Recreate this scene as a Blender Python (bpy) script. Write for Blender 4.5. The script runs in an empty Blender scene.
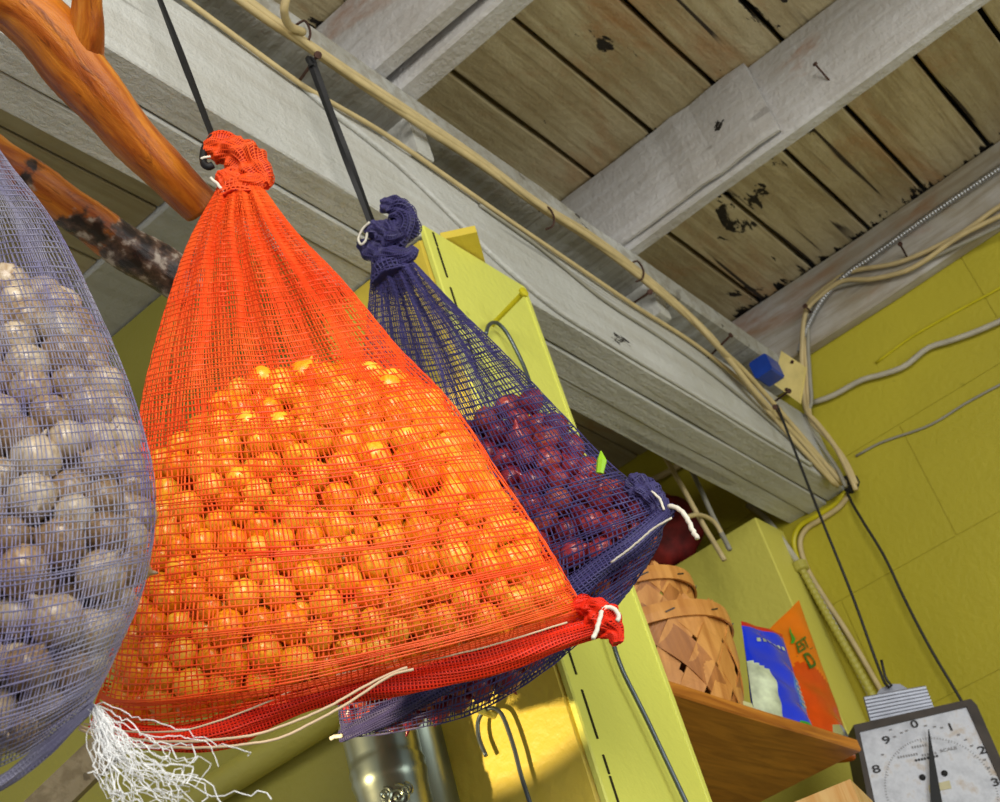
import bpy, math, random
import numpy as np
from mathutils import Vector, Matrix

# ------------------------------------------------------------------ camera
# All places are measured in "units" from the camera eye: x = right and away, y = left and away, z = up.
S = 0.60                       # metres per unit
EYE = np.array([0.0, 0.0, 1.5])
F = 1435.6                     # focal length in pixels of the 1000 px wide frame
M = np.array([[0.61070, -0.74737, -0.26167], [0.30634, 0.52770, -0.79227], [0.73020, 0.40368, 0.55122]])
scene = bpy.context.scene
C = scene.collection
cam_data = bpy.data.cameras.new('camera')
cam = bpy.data.objects.new('camera', cam_data)
C.objects.link(cam)
cam_data.sensor_width = 36.0
cam_data.lens = F / 1000 * 36.0
cam_data.clip_start = 0.02
cam.matrix_world = Matrix.Translation(EYE) @ Matrix([[M[0][i], -M[1][i], -M[2][i]] for i in range(3)]).to_4x4()
scene.camera = cam
cam_data.dof.use_dof = True
cam_data.dof.focus_distance = 1.85 * S
cam_data.dof.aperture_fstop = 22.0

# ------------------------------------------------------------------ light
world = bpy.data.worlds.new('world'); scene.world = world; world.use_nodes = True
world.node_tree.nodes['Background'].inputs[0].default_value = (0.93, 0.97, 1.0, 1)
world.node_tree.nodes['Background'].inputs[1].default_value = 0.42

def W(p):
    return Vector([float(c) * S for c in p]) + Vector(EYE)

def area_light(name, loc, target, size, energy, color, size_y=None):
    d = bpy.data.lights.new(name, 'AREA'); d.size = size; d.energy = energy; d.color = color
    if size_y: d.shape = 'RECTANGLE'; d.size_y = size_y
    o = bpy.data.objects.new(name, d); C.objects.link(o)
    o.location = W(loc)
    o.rotation_euler = (W(target) - W(loc)).to_track_quat('-Z', 'Y').to_euler()
    return o
area_light('key_light', (-1.2, -1.4, 1.9), (1.4, 0.9, 1.1), 0.9, 42, (1.0, 0.97, 0.9))  # added soft key light for the sacks, no window modelled
area_light('front_fill_light', (1.6, -2.6, 0.4), (2.4, 1.2, 1.4), 1.4, 22, (0.97, 1.0, 0.97))  # added fill for the front faces of post and girder, no doorway modelled
sp = bpy.data.lights.new('golden_patch_spot', 'SPOT'); sp.energy = 75; sp.color = (1.0, 0.78, 0.42)  # added spot throwing the golden patch on the post; cone rim cuts it
sp.spot_size = math.radians(26); sp.spot_blend = 0.06; sp.shadow_soft_size = 0.015
spo = bpy.data.objects.new('golden_patch_spot', sp); C.objects.link(spo)
spo.location = W((0.60, 2.10, 0.84))
spo.rotation_euler = (W((2.07, 1.31, 1.235)) - W((0.60, 2.10, 0.84))).to_track_quat('-Z', 'Y').to_euler()

scene.view_settings.view_transform = 'Standard'
scene.view_settings.look = 'None'
scene.view_settings.exposure = 0.0
scene.view_settings.gamma = 1.0
scene.view_settings.use_curve_mapping = False

# ------------------------------------------------------------------ helpers
random.seed(7)
rng = np.random.default_rng(7)

def ray(u, v):
    return M.T @ np.array([(u - 500) / F, (v - 401) / F, 1.0])
def pick(u, v, ax, val):
    r = ray(u, v); return r * val / r['xyz'.index(ax)]
def pd(u, v, t):
    return ray(u, v) * t
def pplane(u, v, P, m):
    r = ray(u, v); return r * (m @ P) / (m @ r)
def proj(p):
    c = np.asarray(p) @ M.T
    return 500 + F * c[..., 0] / c[..., 2], 401 + F * c[..., 1] / c[..., 2], c[..., 2]

class MB:
    def __init__(s): s.v = []; s.f = []; s.n = 0; s.mi = []
    def add(s, v, f, mi=0):
        v = np.asarray(v, float).reshape(-1, 3)
        s.v.append(v)
        s.f += [tuple(int(i) + s.n for i in q) for q in f]
        s.mi += [mi] * len(f)
        s.n += len(v)
        return s
    def box(s, x0, x1, y0, y1, z0, z1, seg=1, jit=0.0, ax=0, mi=0, ch=0.006):
        """chamfered beam along axis ax, split in segments with slight unevenness"""
        lo = [x0, y0, z0]; hi = [x1, y1, z1]
        b, c = [(1, 2), (2, 0), (0, 1)][ax]
        ch = min(ch, (hi[b] - lo[b]) * .3, (hi[c] - lo[c]) * .3)
        prof = [(lo[b] + ch, lo[c]), (hi[b] - ch, lo[c]), (hi[b], lo[c] + ch), (hi[b], hi[c] - ch),
                (hi[b] - ch, hi[c]), (lo[b] + ch, hi[c]), (lo[b], hi[c] - ch), (lo[b], lo[c] + ch)]
        vs = []; fs = []
        k = len(prof)
        for i in range(seg + 1):
            t = i / seg
            jb, jc = (rng.normal(0, jit), rng.normal(0, jit)) if jit else (0, 0)
            for (pb, pc) in prof:
                p = [0, 0, 0]; p[ax] = lo[ax] + (hi[ax] - lo[ax]) * t
                p[b] = pb + jb; p[c] = pc + jc
                vs.append(p)
        for i in range(seg):
            for j in range(k):
                a = i * k + j; d = i * k + (j + 1) % k
                fs.append((a, d, d + k, a + k))
        fs.append(tuple(range(k))[::-1]); fs.append(tuple(seg * k + j for j in range(k)))
        return s.add(vs, fs, mi)
    def hexa(s, pts, mi=0):
        """8 points: bottom loop then top loop"""
        return s.add(pts, [(3, 2, 1, 0), (4, 5, 6, 7), (0, 1, 5, 4), (1, 2, 6, 5), (2, 3, 7, 6), (3, 0, 4, 7)], mi)
    def tube(s, pts, r, n=8, mi=0, flat=None, cap=True):
        pts = np.asarray(pts, float); k = len(pts)
        r = np.broadcast_to(np.asarray(r, float), (k,))
        T = np.gradient(pts, axis=0); T /= np.linalg.norm(T, axis=1, keepdims=True) + 1e-12
        up = np.array([0.13, 0.21, 0.97]) if abs(T[0][2]) < .9 else np.array([1.0, 0.1, 0])
        N = []
        prev = np.cross(T[0], up); prev /= np.linalg.norm(prev)
        for i in range(k):
            prev = prev - T[i] * (prev @ T[i]); prev /= np.linalg.norm(prev) + 1e-12
            N.append(prev)
        N = np.array(N); B = np.cross(T, N)
        vs = []; fs = []
        for i in range(k):
            for j in range(n):
                a = 2 * math.pi * j / n
                vs.append(pts[i] + r[i] * (math.cos(a) * N[i] + math.sin(a) * B[i]))
        for i in range(k - 1):
            for j in range(n):
                a = i * n + j; d = i * n + (j + 1) % n
                fs.append((a, d, d + n, a + n))
        if cap:
            fs.append(tuple(range(n))[::-1]); fs.append(tuple((k - 1) * n + j for j in range(n)))
        return s.add(vs, fs, mi)
    def threads(s, P, N, w, t, mi=0):
        """P,N: (k,n,3) families of polylines with surface normals, as flattened 4-sided threads"""
        k, n, _ = P.shape
        T = np.gradient(P, axis=1)
        B = np.cross(T, N); B /= np.linalg.norm(B, axis=2, keepdims=True) + 1e-12
        w = np.broadcast_to(np.asarray(w, float), (k, n))[..., None]
        V = np.stack([P + B * w, P + N * t, P - B * w, P - N * t], 2)      # k,n,4,3
        idx = np.arange(k * n * 4).reshape(k, n, 4)
        fs = []
        for j in range(4):
            a = idx[:, :-1, j]; b = idx[:, :-1, (j + 1) % 4]; c = idx[:, 1:, (j + 1) % 4]; d = idx[:, 1:, j]
            fs.append(np.stack([a, b, c, d], -1).reshape(-1, 4))
        F4 = np.concatenate(fs) + s.n
        s.v.append(V.reshape(-1, 3)); s.f += F4.tolist(); s.mi += [mi] * len(F4); s.n += k * n * 4
        return s
    def lathe(s, prof, n=20, o=(0, 0, 0), ax=None, mi=0, closed=False):
        """prof: (r, h) list; axis ax (unit vector)"""
        ax = np.array([0, 0, 1.0]) if ax is None else np.asarray(ax, float) / np.linalg.norm(ax)
        e = np.cross(ax, [0.3, 1, 0.2]); e /= np.linalg.norm(e); g = np.cross(ax, e)
        vs = []; fs = []; k = len(prof)
        for (r, h) in prof:
            for j in range(n):
                a = 2 * math.pi * j / n
                vs.append(np.asarray(o) + ax * h + r * (math.cos(a) * e + math.sin(a) * g))
        for i in range(k - 1):
            for j in range(n):
                a = i * n + j; d = i * n + (j + 1) % n
                fs.append((a, d, d + n, a + n))
        if not closed:
            fs.append(tuple(range(n))[::-1]); fs.append(tuple((k - 1) * n + j for j in range(n)))
        return s.add(vs, fs, mi)

def mesh_from(name, V, mb, mats, smooth):
    me = bpy.data.meshes.new(name)
    me.from_pydata(V.tolist(), [], mb.f)
    for m in (mats if isinstance(mats, (list, tuple)) else [mats]): me.materials.append(m)
    if any(mb.mi): me.polygons.foreach_set('material_index', mb.mi)
    if smooth: me.polygons.foreach_set('use_smooth', [True] * len(me.polygons))
    me.update()
    return me

def tag(o, label=None, cat=None, group=None, kind=None):
    if label: o['label'] = label
    if cat: o['category'] = cat
    if group: o['group'] = group
    if kind: o['kind'] = kind
    return o

def obj(name, mb, mats, parent=None, label=None, cat=None, group=None, kind=None, smooth=False, root=None):
    V = np.concatenate(mb.v) * S + EYE
    if parent is not None:
        org = np.array(root_loc[parent.name]); 
    else:
        org = np.array([(V[:, 0].min() + V[:, 0].max()) / 2, (V[:, 1].min() + V[:, 1].max()) / 2, V[:, 2].min()])
    me = mesh_from(name, V - org, mb, mats, smooth)
    o = bpy.data.objects.new(name, me); C.objects.link(o)
    if parent is not None: o.parent = parent
    else: o.location = org
    root_loc[o.name] = org
    return tag(o, label, cat, group, kind)
root_loc = {}
def thing(name, at_, label, cat, group=None):
    o = bpy.data.objects.new(name, None); C.objects.link(o)
    o.empty_display_size = 0.03
    o.location = W(at_); root_loc[o.name] = np.array(W(at_))
    return tag(o, label, cat, group)

def smooth_path(pts, n=40):
    pts = np.asarray(pts, float); k = len(pts)
    d = np.r_[0, np.cumsum(np.linalg.norm(np.diff(pts, axis=0), axis=1))]
    tt = np.linspace(0, d[-1], n)
    m = np.zeros_like(pts)
    m[1:-1] = (pts[2:] - pts[:-2]) / (d[2:] - d[:-2])[:, None]
    m[0] = (pts[1] - pts[0]) / (d[1] - d[0]); m[-1] = (pts[-1] - pts[-2]) / (d[-1] - d[-2])
    out = []
    for t in tt:
        i = min(max(np.searchsorted(d, t) - 1, 0), k - 2); h = d[i + 1] - d[i]; s = (t - d[i]) / h
        out.append((2*s**3-3*s*s+1)*pts[i] + (s**3-2*s*s+s)*h*m[i] + (-2*s**3+3*s*s)*pts[i+1] + (s**3-s*s)*h*m[i+1])
    return np.array(out)

# ------------------------------------------------------------------ materials
def srgb(r, g, b):
    f = lambda c: (c / 255 / 12.92) if c / 255 <= 0.04045 else ((c / 255 + 0.055) / 1.055) ** 2.4
    return (f(r), f(g), f(b), 1)

class NT:
    def __init__(s, name):
        s.m = bpy.data.materials.new(name); s.m.use_nodes = True
        s.t = s.m.node_tree; s.b = s.t.nodes['Principled BSDF']
        s.tc = s.t.nodes.new('ShaderNodeTexCoord')
    def node(s, kind, **kw):
        n = s.t.nodes.new(kind)
        for k, v in kw.items(): setattr(n, k, v)
        return n
    def link(s, a, b): s.t.links.new(a, b)
    def coords(s, scale=(1, 1, 1), rot=(0, 0, 0), src='Object'):
        mp = s.node('ShaderNodeMapping'); mp.inputs['Scale'].default_value = scale; mp.inputs['Rotation'].default_value = rot
        s.link(s.tc.outputs[src], mp.inputs['Vector']); return mp.outputs[0]
    def noise(s, scale=5, detail=4, vec=None, rough=.55, dist=0.0):
        n = s.node('ShaderNodeTexNoise'); n.inputs['Scale'].default_value = scale; n.inputs['Detail'].default_value = detail
        n.inputs['Roughness'].default_value = rough; n.inputs['Distortion'].default_value = dist
        if vec: s.link(vec, n.inputs['Vector'])
        return n.outputs['Fac']
    def ramp(s, fac, stops, interp='LINEAR'):
        n = s.node('ShaderNodeValToRGB'); n.color_ramp.interpolation = interp
        e = n.color_ramp.elements
        while len(e) < len(stops): e.new(0.5)
        for i, (p, c) in enumerate(stops): e[i].position = p; e[i].color = c
        s.link(fac, n.inputs[0]); return n.outputs['Color']
    def mix(s, fac, a, b, mode='MIX'):
        n = s.node('ShaderNodeMix'); n.data_type = 'RGBA'; n.blend_type = mode
        for sock, v in ((n.inputs[0], fac), (n.inputs[6], a), (n.inputs[7], b)):
            if hasattr(v, 'node'): s.link(v, sock)
            else: sock.default_value = v
        return n.outputs[2]
    def bump(s, h, strength=.3, dist=.01):
        n = s.node('ShaderNodeBump'); n.inputs['Strength'].default_value = strength; n.inputs['Distance'].default_value = dist
        s.link(h, n.inputs['Height']); s.link(n.outputs[0], s.b.inputs['Normal'])
    def done(s, col, rough=.6, metal=0, spec=.4, **kw):
        if hasattr(col, 'node'): s.link(col, s.b.inputs['Base Color'])
        else: s.b.inputs['Base Color'].default_value = col
        s.b.inputs['Roughness'].default_value = rough; s.b.inputs['Metallic'].default_value = metal
        s.b.inputs['Specular IOR Level'].default_value = spec
        for k, v in kw.items(): s.b.inputs[k].default_value = v
        return s.m
BLK = (0, 0, 0, 1); WHT = (1, 1, 1, 1)

def plain(name, col, rough=.5, metal=0, var=.12, sc=30, **kw):
    n = NT(name)
    d = tuple(c * (1 - var) for c in col[:3]) + (1,); l = tuple(min(1, c * (1 + var)) for c in col[:3]) + (1,)
    f = n.noise(sc, 3, n.coords())
    n.bump(f, .1, .002)
    return n.done(n.ramp(f, [(.3, d), (.7, l)]), rough, metal, **kw)

def painted_wood(name, c1, c2, grain_axis=0, chips=.0, rust=0.0, rough=.6, crack=.5, bumps=.35, rot_end=None, grime=.55):
    """old paint on timber: mottled colour, long grain cracks, chips to dark rotten wood, rust coloured stains"""
    n = NT(name)
    def stretch(k, j):
        v = [k] * 3; v[grain_axis] = j; return n.coords(tuple(v))
    grain = n.noise(1.0, 8, stretch(46, 3.2), .65, .3)
    big = n.noise(2.6, 5, n.coords(), .6)
    fine = n.noise(70, 5, n.coords(), .7)
    patch = n.noise(5.0, 4, n.coords((1, 1, 1), (.5, .2, .1)), .6)
    geo = n.node('ShaderNodeNewGeometry')
    isl = n.ramp(geo.outputs['Random Per Island'], [(0, (.80, .80, .78, 1)), (1, (1.0, 1.0, 1.0, 1))])
    col = n.mix(n.ramp(big, [(.38, BLK), (.62, WHT)]), c1, c2)
    col = n.mix(1.0, col, isl, 'MULTIPLY')
    dirt = tuple(c * f for c, f in zip(c2[:3], (.62, .56, .46))) + (1,)
    col = n.mix(n.ramp(grain, [(.42, (grime, grime, grime, 1)), (.55, BLK)]), col, dirt)
    col = n.mix(n.ramp(patch, [(.50, BLK), (.72, (grime, grime, grime, 1))]), col, dirt)
    if rust:
        rs = n.noise(1.0, 7, stretch(6.0, 2.2), .7, .6)
        col = n.mix(n.ramp(rs, [(.60 - rust * .07, BLK), (.74, (.75, .75, .75, 1))]), col, srgb(158, 98, 40))
    # long splits along the grain, in patches
    m1 = n.ramp(n.noise(1.0, 3, stretch(26, .9), .5, .4), [(.335 + crack * .02, WHT), (.35 + crack * .025, BLK)])
    m2 = n.ramp(n.noise(2.1, 2, n.coords((1, 1, 1), (.9, .1, .4))), [(.50 - crack * .1, BLK), (.56 - crack * .1, (crack, crack, crack, 1))])
    col = n.mix(n.mix(1.0, m1, m2, 'MULTIPLY'), col, srgb(52, 42, 34))
    if chips:
        ch = n.noise(1.0, 9, stretch(24, 8), .66, .5)
        big2 = n.noise(3.1, 3, n.coords((1, 1, 1), (.3, .1, .7)))
        mm = n.node('ShaderNodeMath', operation='MULTIPLY'); n.link(ch, mm.inputs[0]); n.link(big2, mm.inputs[1])
        lim = .415 - chips * .10
        col = n.mix(n.ramp(mm.outputs[0], [(lim, BLK), (lim + .010, WHT)]), col, srgb(30, 24, 20))
    if rot_end:
        sx = n.node('ShaderNodeSeparateXYZ'); n.link(n.tc.outputs['Object'], sx.inputs[0])
        nz = n.noise(1.0, 6, stretch(40, 9), .7, .2)
        for (x0, sg) in rot_end:
            a = n.node('ShaderNodeMath', operation='SUBTRACT'); n.link(sx.outputs[0], a.inputs[0]); a.inputs[1].default_value = x0
            b = n.node('ShaderNodeMath', operation='ABSOLUTE'); n.link(a.outputs[0], b.inputs[0])
            c = n.node('ShaderNodeMath', operation='MULTIPLY_ADD'); n.link(nz, c.inputs[0]); c.inputs[1].default_value = -.26 * sg; n.link(b.outputs[0], c.inputs[2])
            mk = n.ramp(c.outputs[0], [(0.0, WHT), (.004, BLK)])
            off = n.node('ShaderNodeMath', operation='ADD'); n.link(c.outputs[0], off.inputs[0]); off.inputs[1].default_value = .105 * sg
            mk = n.ramp(off.outputs[0], [(0.0, WHT), (.004, BLK)])
            col = n.mix(mk, col, srgb(24, 19, 16))
    mx = n.node('ShaderNodeMath', operation='ADD'); n.link(grain, mx.inputs[0]); n.link(fine, mx.inputs[1])
    n.bump(mx.outputs[0], bumps, .006)
    return n.done(col, rough, 0, .3)

m_girder = painted_wood('girder_paint', srgb(212, 212, 208), srgb(196, 196, 190), 0, .05, 0, crack=.35, grime=.22, bumps=.7)
m_joist = painted_wood('joist_paint', srgb(212, 210, 210), srgb(188, 184, 180), 1, .25, .15, crack=.3, grime=.22, bumps=.7)
m_plate = painted_wood('plate_paint', srgb(200, 200, 196), srgb(170, 168, 160), 1, .1, 0, crack=.45, bumps=.6)
m_deck = painted_wood('deck_paint', srgb(206, 192, 156), srgb(180, 164, 126), 0, .8, 1.2, crack=1.0, bumps=.6, rot_end=[(1.53, 1.0), (.96, .8), (.36, .7)])
m_ledger = painted_wood('ledger_paint', srgb(205, 203, 203), srgb(180, 170, 150), 1, .2, .6, crack=.3)
m_soffit = painted_wood('soffit_paint', srgb(198, 188, 160), srgb(178, 166, 134), 0, .3, .2, crack=.2)

def wall_paint(name, c1, c2, blocks=False, rough=.45):
    n = NT(name)
    big = n.noise(1.6, 4, n.coords()); fine = n.noise(90, 4, n.coords()); mid = n.noise(9, 4, n.coords())
    col = n.mix(n.ramp(big, [(.35, BLK), (.65, WHT)]), c1, c2)
    spots = n.noise(22, 2, n.coords())
    col = n.mix(n.ramp(spots, [(.72, BLK), (.76, (.5, .5, .5, 1))]), col, tuple(c * .55 for c in c1[:3]) + (1,))
    a = n.node('ShaderNodeMath', operation='ADD'); n.link(fine, a.inputs[0]); n.link(mid, a.inputs[1])
    n.bump(a.outputs[0], .35, .004)
    return n.done(col, rough, 0, .4)
m_wall = wall_paint('block_wall_paint', srgb(190, 178, 52), srgb(174, 162, 48))
m_part = wall_paint('partition_paint', srgb(182, 174, 84), srgb(168, 160, 66))
m_panel = wall_paint('panel_paint', srgb(214, 206, 96), srgb(206, 198, 88))
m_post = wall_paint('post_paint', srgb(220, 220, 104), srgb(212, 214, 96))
m_post_baked = wall_paint('post_paint_baked_light', srgb(222, 196, 74), srgb(206, 184, 66))  # post paint again, with the warm golden light baked into its colour
m_crack = plain('dark_crack', srgb(40, 36, 14), .9)
m_yellow = plain('yellow_enamel', srgb(196, 184, 30), .4)
m_black = plain('black_webbing', srgb(16, 16, 18), .6, var=.3, sc=80)
m_blackwire = plain('dark_wire', srgb(38, 38, 38), .4)
m_rod = plain('grey_rod', srgb(92, 100, 104), .3, .6)
m_cable = plain('tan_cable', srgb(196, 176, 128), .5)
m_cable2 = plain('grey_cable', srgb(150, 146, 132), .5)
m_cablew = plain('painted_cable', srgb(184, 178, 160), .5)
m_rust = plain('rusty_steel', srgb(74, 50, 40), .8, .3, var=.4, sc=90)
m_white = plain('white_string', srgb(226, 220, 204), .8, var=.1, sc=120)
m_cream = plain('cream_string', srgb(216, 190, 158), .8)

# ------------------------------------------------------------------ setting
WX = 4.2
DECK = 2.83
mb = MB(); mb.box(-3.5, 5.2, -3.5, 6.5, -2.6, -2.5, ch=.001)
obj('floor', mb, plain('concrete_floor', srgb(146, 136, 114), .7), kind='structure')
# block wall at right, with its mortar joints as real grooves
mb = MB()
courses = [2.6, 2.16, 1.735, 1.31, .885, .46, .035, -.39, -.815, -1.24, -1.665, -2.09, -2.5]
tops = [2.86] + courses[:-1]
for i, (zt, zb) in enumerate(zip(tops, courses)):
    y = -1.6 + (.42 if i % 2 else 0)
    while y < 6:
        mb.box(WX, WX + .1, y + .0018, y + .8482, zb + .0018, zt - .0018, ch=.0035)
        y += .85
mb.box(WX + .003, WX + .12, -1.6, 6, -2.5, 2.86)
obj('wall_right', mb, m_wall, kind='structure')
# ceiling deck boards with dark gaps between them
gaps = [-1.75, -1.52, -1.30, -1.07, -.85, -.63, -.40, -.18, .04, .262, .503, .728, .952, 1.178, 1.42]
mb = MB()
for i in range(len(gaps) - 1):
    g = .006 if i % 2 else .010
    dz = random.uniform(-.004, .004)
    xs = [-.9, 1.6, 2.24, 3.28, WX] if i > 6 else [-.9, 2.24, WX]
    for a, b in zip(xs[:-1], xs[1:]):
        mb.box(a, b - .001, gaps[i] + g, gaps[i + 1] - g, DECK + dz, DECK + .05 + dz, seg=5, jit=.0012, ch=.004)
obj('ceiling', mb, m_deck, kind='structure')
mb = MB(); mb.box(-.9, WX + .1, -1.75, 1.42, DECK + .07, DECK + .09)
obj('trim_1', mb, plain('dark_roof_underlay', srgb(26, 22, 20), .9), kind='structure')
# lower soffit behind the girder
mb = MB()
ys = [1.42, 1.60, 1.844, 2.08, 2.32, 2.56, 2.8, 3.04, 3.28, 3.52, 3.76, 4.0, 4.3, 4.7, 5.1, 5.5]
for a, b in zip(ys[:-1], ys[1:]):
    mb.box(-.9, 1.96, a + .004, b - .002, 2.6, 2.64, seg=6, jit=.0012, ch=.003)
obj('ceiling_back', mb, m_soffit, kind='structure')
mb = MB()
for a, b in zip(ys[:-1], ys[1:]):
    mb.box(2.25, WX, a + .004, b - .002, 2.6, 2.64, seg=6, jit=.0012, ch=.003)
obj('ceiling_back_right', mb, m_soffit, kind='structure')
mb = MB(); mb.box(1.965, 2.25, 1.43, 5.5, 2.585, 2.66, seg=12, jit=.002, ax=1)
obj('trim_2', mb, m_girder, kind='structure')
# partition running back from the post
mb = MB(); mb.box(2.165, 2.25, 1.525, 5.5, -2.5, 2.58, ch=.002)
obj('wall_partition', mb, m_part, kind='structure')
# wall ledger under the deck at the right wall
mb = MB(); mb.box(WX - .055, WX - .002, -1.6, 1.41, 2.56, 2.825, seg=14, jit=.0015, ax=1)
t = obj('trim_3', mb, m_ledger, kind='structure')

# girder: three plies, front ply with bowed lower lip
def ply(y0, y1, z0, z1, jit):
    m = MB(); m.box(-1.2, WX - .002, y0, y1, z0, z1, seg=26, jit=jit, ch=.0035); return m
g = thing('ceiling_girder', (1.5, 1.3, 2.05), 'long white-painted built-up timber girder crossing above the yellow post', 'beam')
for (y0, y1, z0, z1) in ((1.200, 1.273, 2.055, 2.345), (1.277, 1.350, 2.051, 2.34), (1.3535, 1.424, 2.054, 2.34)):
    obj('girder_ply', ply(y0, y1, z0, z1, .0009), m_girder, g)
# plate lying over the girder on blocks
mb = MB(); mb.box(-1.2, WX - .06, 1.163, 1.41, 2.462, 2.535, seg=22, jit=.0016)
obj('top_plate', mb, m_plate, None, 'rough-sawn whitewashed plate lying above the girder on small blocks', 'beam')
for k, (x, lab) in enumerate(((.55, 'white-painted block wedged above the girder left of the black cord nails'),
                  (2.135, 'white-painted block wedged above the girder beside the knotted purple sack strap'),
                  (3.2, 'white-painted block above the girder by the nail nearest the wide joist'))):
    mb = MB(); mb.box(x, x + .06, 1.178, 1.40, 2.345, 2.462, ch=.004)
    obj('spacer_block', mb, m_girder, None, lab, 'block', 'blocks between girder and plate')

# joists
def joist(x0, x1, y0, y1, z0, z1, lab, name='ceiling_joist', parent=None, m=None):
    mb = MB(); mb.box(x0, x1, y0, y1, z0, z1, seg=12, jit=.002, ax=1, ch=.008)
    return obj(name, mb, m or m_joist, parent, lab, None if parent else 'beam', None if parent else 'joists under the plank ceiling')
joist(3.124, 3.178, -1.75, 1.40, 2.538, 2.828, 'wide white joist running from the girder towards the top right corner')
joist(3.094, 3.119, .622, 1.40, 2.552, 2.826, 'short white timber scabbed onto the side of the long joist')
joist(2.118, 2.19, -1.75, 1.40, 2.538, 2.828, 'double joist at top centre, the ply on the girder nail side')
joist(2.045, 2.100, -1.75, 1.40, 2.56, 2.828, 'double joist at top centre, the ply left of its dark gap')
joist(.95, 1.03, -1.75, 1.40, 2.538, 2.828, 'joist at top left above the orange sack')

# ------------------------------------------------------------------ post
p = thing('support_post', (2.26, 1.36, -2.5), 'square lime yellow timber post holding up the white girder', 'post')
mb = MB(); mb.box(2.07, 2.443, 1.205, 1.52, -2.5, 2.048, seg=1, ax=2, ch=.006, mi=0)
o = obj('post_body', mb, [m_post, m_post_baked], p)
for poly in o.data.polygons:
    if poly.normal.x < -.7: poly.material_index = 1  # left face takes the copy tinted by golden light
mb = MB()
z = 2.07
while z > -1.0:
    L = random.uniform(.03, .12)
    x = 2.10 + .002 * math.sin(z * 9)
    mb.box(x - .0022, x + .0022, 1.1865, 1.195, z - L, z, ch=.0002)
    z -= L + random.choice([.004, .012, .03])
obj('board_seam', mb, m_crack, p, 'dark broken seam down the post face')
mb = MB(); mb.box(2.07, 2.443, 1.189, 1.204, -2.5, 2.078, ax=2, ch=.003)
mb.box(2.425, 2.441, 1.186, 1.195, -2.5, 2.07, ax=2, ch=.002)
obj('facing_board', mb, m_post, p)
# little cleat at the top of the post
mb = MB()
tri = [pick(440, 241, 'z', 2.082), pick(477, 232, 'z', 2.082), pick(478, 273, 'z', 2.082)]
tri = [np.array([q[0], min(q[1], 1.198), q[2]]) for q in tri]
upz = np.array([0, 0, .02])
mb.add(tri + [q + upz for q in tri], [(0, 1, 2), (5, 4, 3), (0, 3, 4, 1), (1, 4, 5, 2), (2, 5, 3, 0)])
obj('cleat', mb, m_post_baked, None, 'small yellow wood cleat nailed to the girder at the post head', 'block')  # golden tone also stands in for the shaded underside of the cleat

# ------------------------------------------------------------------ alcove right of the post
mb = MB(); mb.box(4.0, WX - .004, 1.452, 2.6, -2.5, 2.04, ch=.004, ax=2)
obj('alcove_panel', mb, m_panel, None, 'pale yellow painted boxed-in cupboard end behind the shelf, against the wall', 'cupboard')
def wood(name, c1, c2, axis=0, rough=.45, sc=6):
    n = NT(name)
    s_ = [7.0] * 3; s_[axis] = .7
    f = n.noise(sc, 6, n.coords(tuple(s_)), .6, 1.2)
    n.bump(f, .15, .002)
    return n.done(n.ramp(f, [(.35, c1), (.62, c2)]), rough, 0, .4)
m_shelf = wood('shelf_wood', srgb(150, 82, 24), srgb(196, 124, 44), 0)
mb = MB(); mb.box(2.445, 3.345, 1.2, 1.80, 1.02, 1.052, seg=4, jit=.001, ch=.004)
o = obj('wall_shelf', mb, m_shelf, None, 'varnished brown wooden shelf running out from the yellow post', 'shelf')
# ------------------------------------------------------------------ cables and conduits
def px_path(pts, ax, val, off=0.0):
    """points (u,v) on a plane, or (u,v,value)"""
    out = []
    for q in pts:
        v = q[2] if len(q) > 2 else val
        out.append(pick(q[0], q[1], ax, v))
    return out
def cable(name, pts, r, mat, lab, cat='cable', n=60, group=None, nn=7):
    mb = MB(); P = smooth_path(pts, n)
    mb.tube(P, r, nn)
    return obj(name, mb, mat, None, lab, cat, group, smooth=True)

# tan bundle running over the plate edge, three cables
base = [(200, -30), (262, 15), (300, 42), (350, 78), (420, 124), (480, 163), (540, 208), (590, 240), (640, 276), (690, 318), (722, 352)]
labs = ['uppermost of the three tan cables strapped along the plate edge',
        'middle of the three tan cables strapped along the plate edge',
        'lowest of the three tan cables strapped along the plate edge']
for k in range(3):
    P = []
    for i, (u, v) in enumerate(base):
        q = pick(u, v, 'y', 1.15 - .006 * (k % 2))
        q[2] += .013 * (k - 1) * (1 + .5 * math.sin(i * 1.7 + k)) + .012
        P.append(q)
    ends = [[(760, 398, 1.17), (800, 440, 1.19), (846, 484, 1.19)], [(745, 372, 1.16), (792, 425, 1.185), (842, 484, 1.19)], [(752, 392, 1.18), (790, 436, 1.185), (835, 485, 1.19)]][k]
    P += [pick(a, b, 'y', c) for a, b, c in ends]
    cable('tan_cable', P, [.0092, .0085, .0075][k], m_cable, labs[k], n=120)
# thinner cable looped on the nails in the groove
P = px_path([(170, -12), (240, 40), (299, 83), (318, 95), (380, 131), (440, 172), (500, 214), (560, 255), (632, 304), (700, 348), (760, 398), (800, 440), (838, 486)], 'y', 1.188)
cable('wire', P, .006, m_cable, 'thin tan wire hooked over the nails along the top groove of the girder', n=140)
P = px_path([(300, 84), (322, 104), (360, 133), (400, 166), (436, 200), (480, 244), (520, 280), (560, 312), (600, 341), (660, 378), (720, 415), (775, 448), (815, 474)], 'y', 1.194)
P = [np.array([q[0], q[1], max(q[2], 2.066)]) for q in P]
cable('painted_cable', P, .0075, m_girder, 'painted-over cable sagging down the girder face to its lower edge', n=120)
P = px_path([(480, 205), (540, 248), (600, 297), (660, 337), (720, 380), (780, 430), (838, 487)], 'y', 1.194)
cable('wire', P, .0045, m_cable2, 'thin grey wire across the middle of the girder face', n=80)
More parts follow.
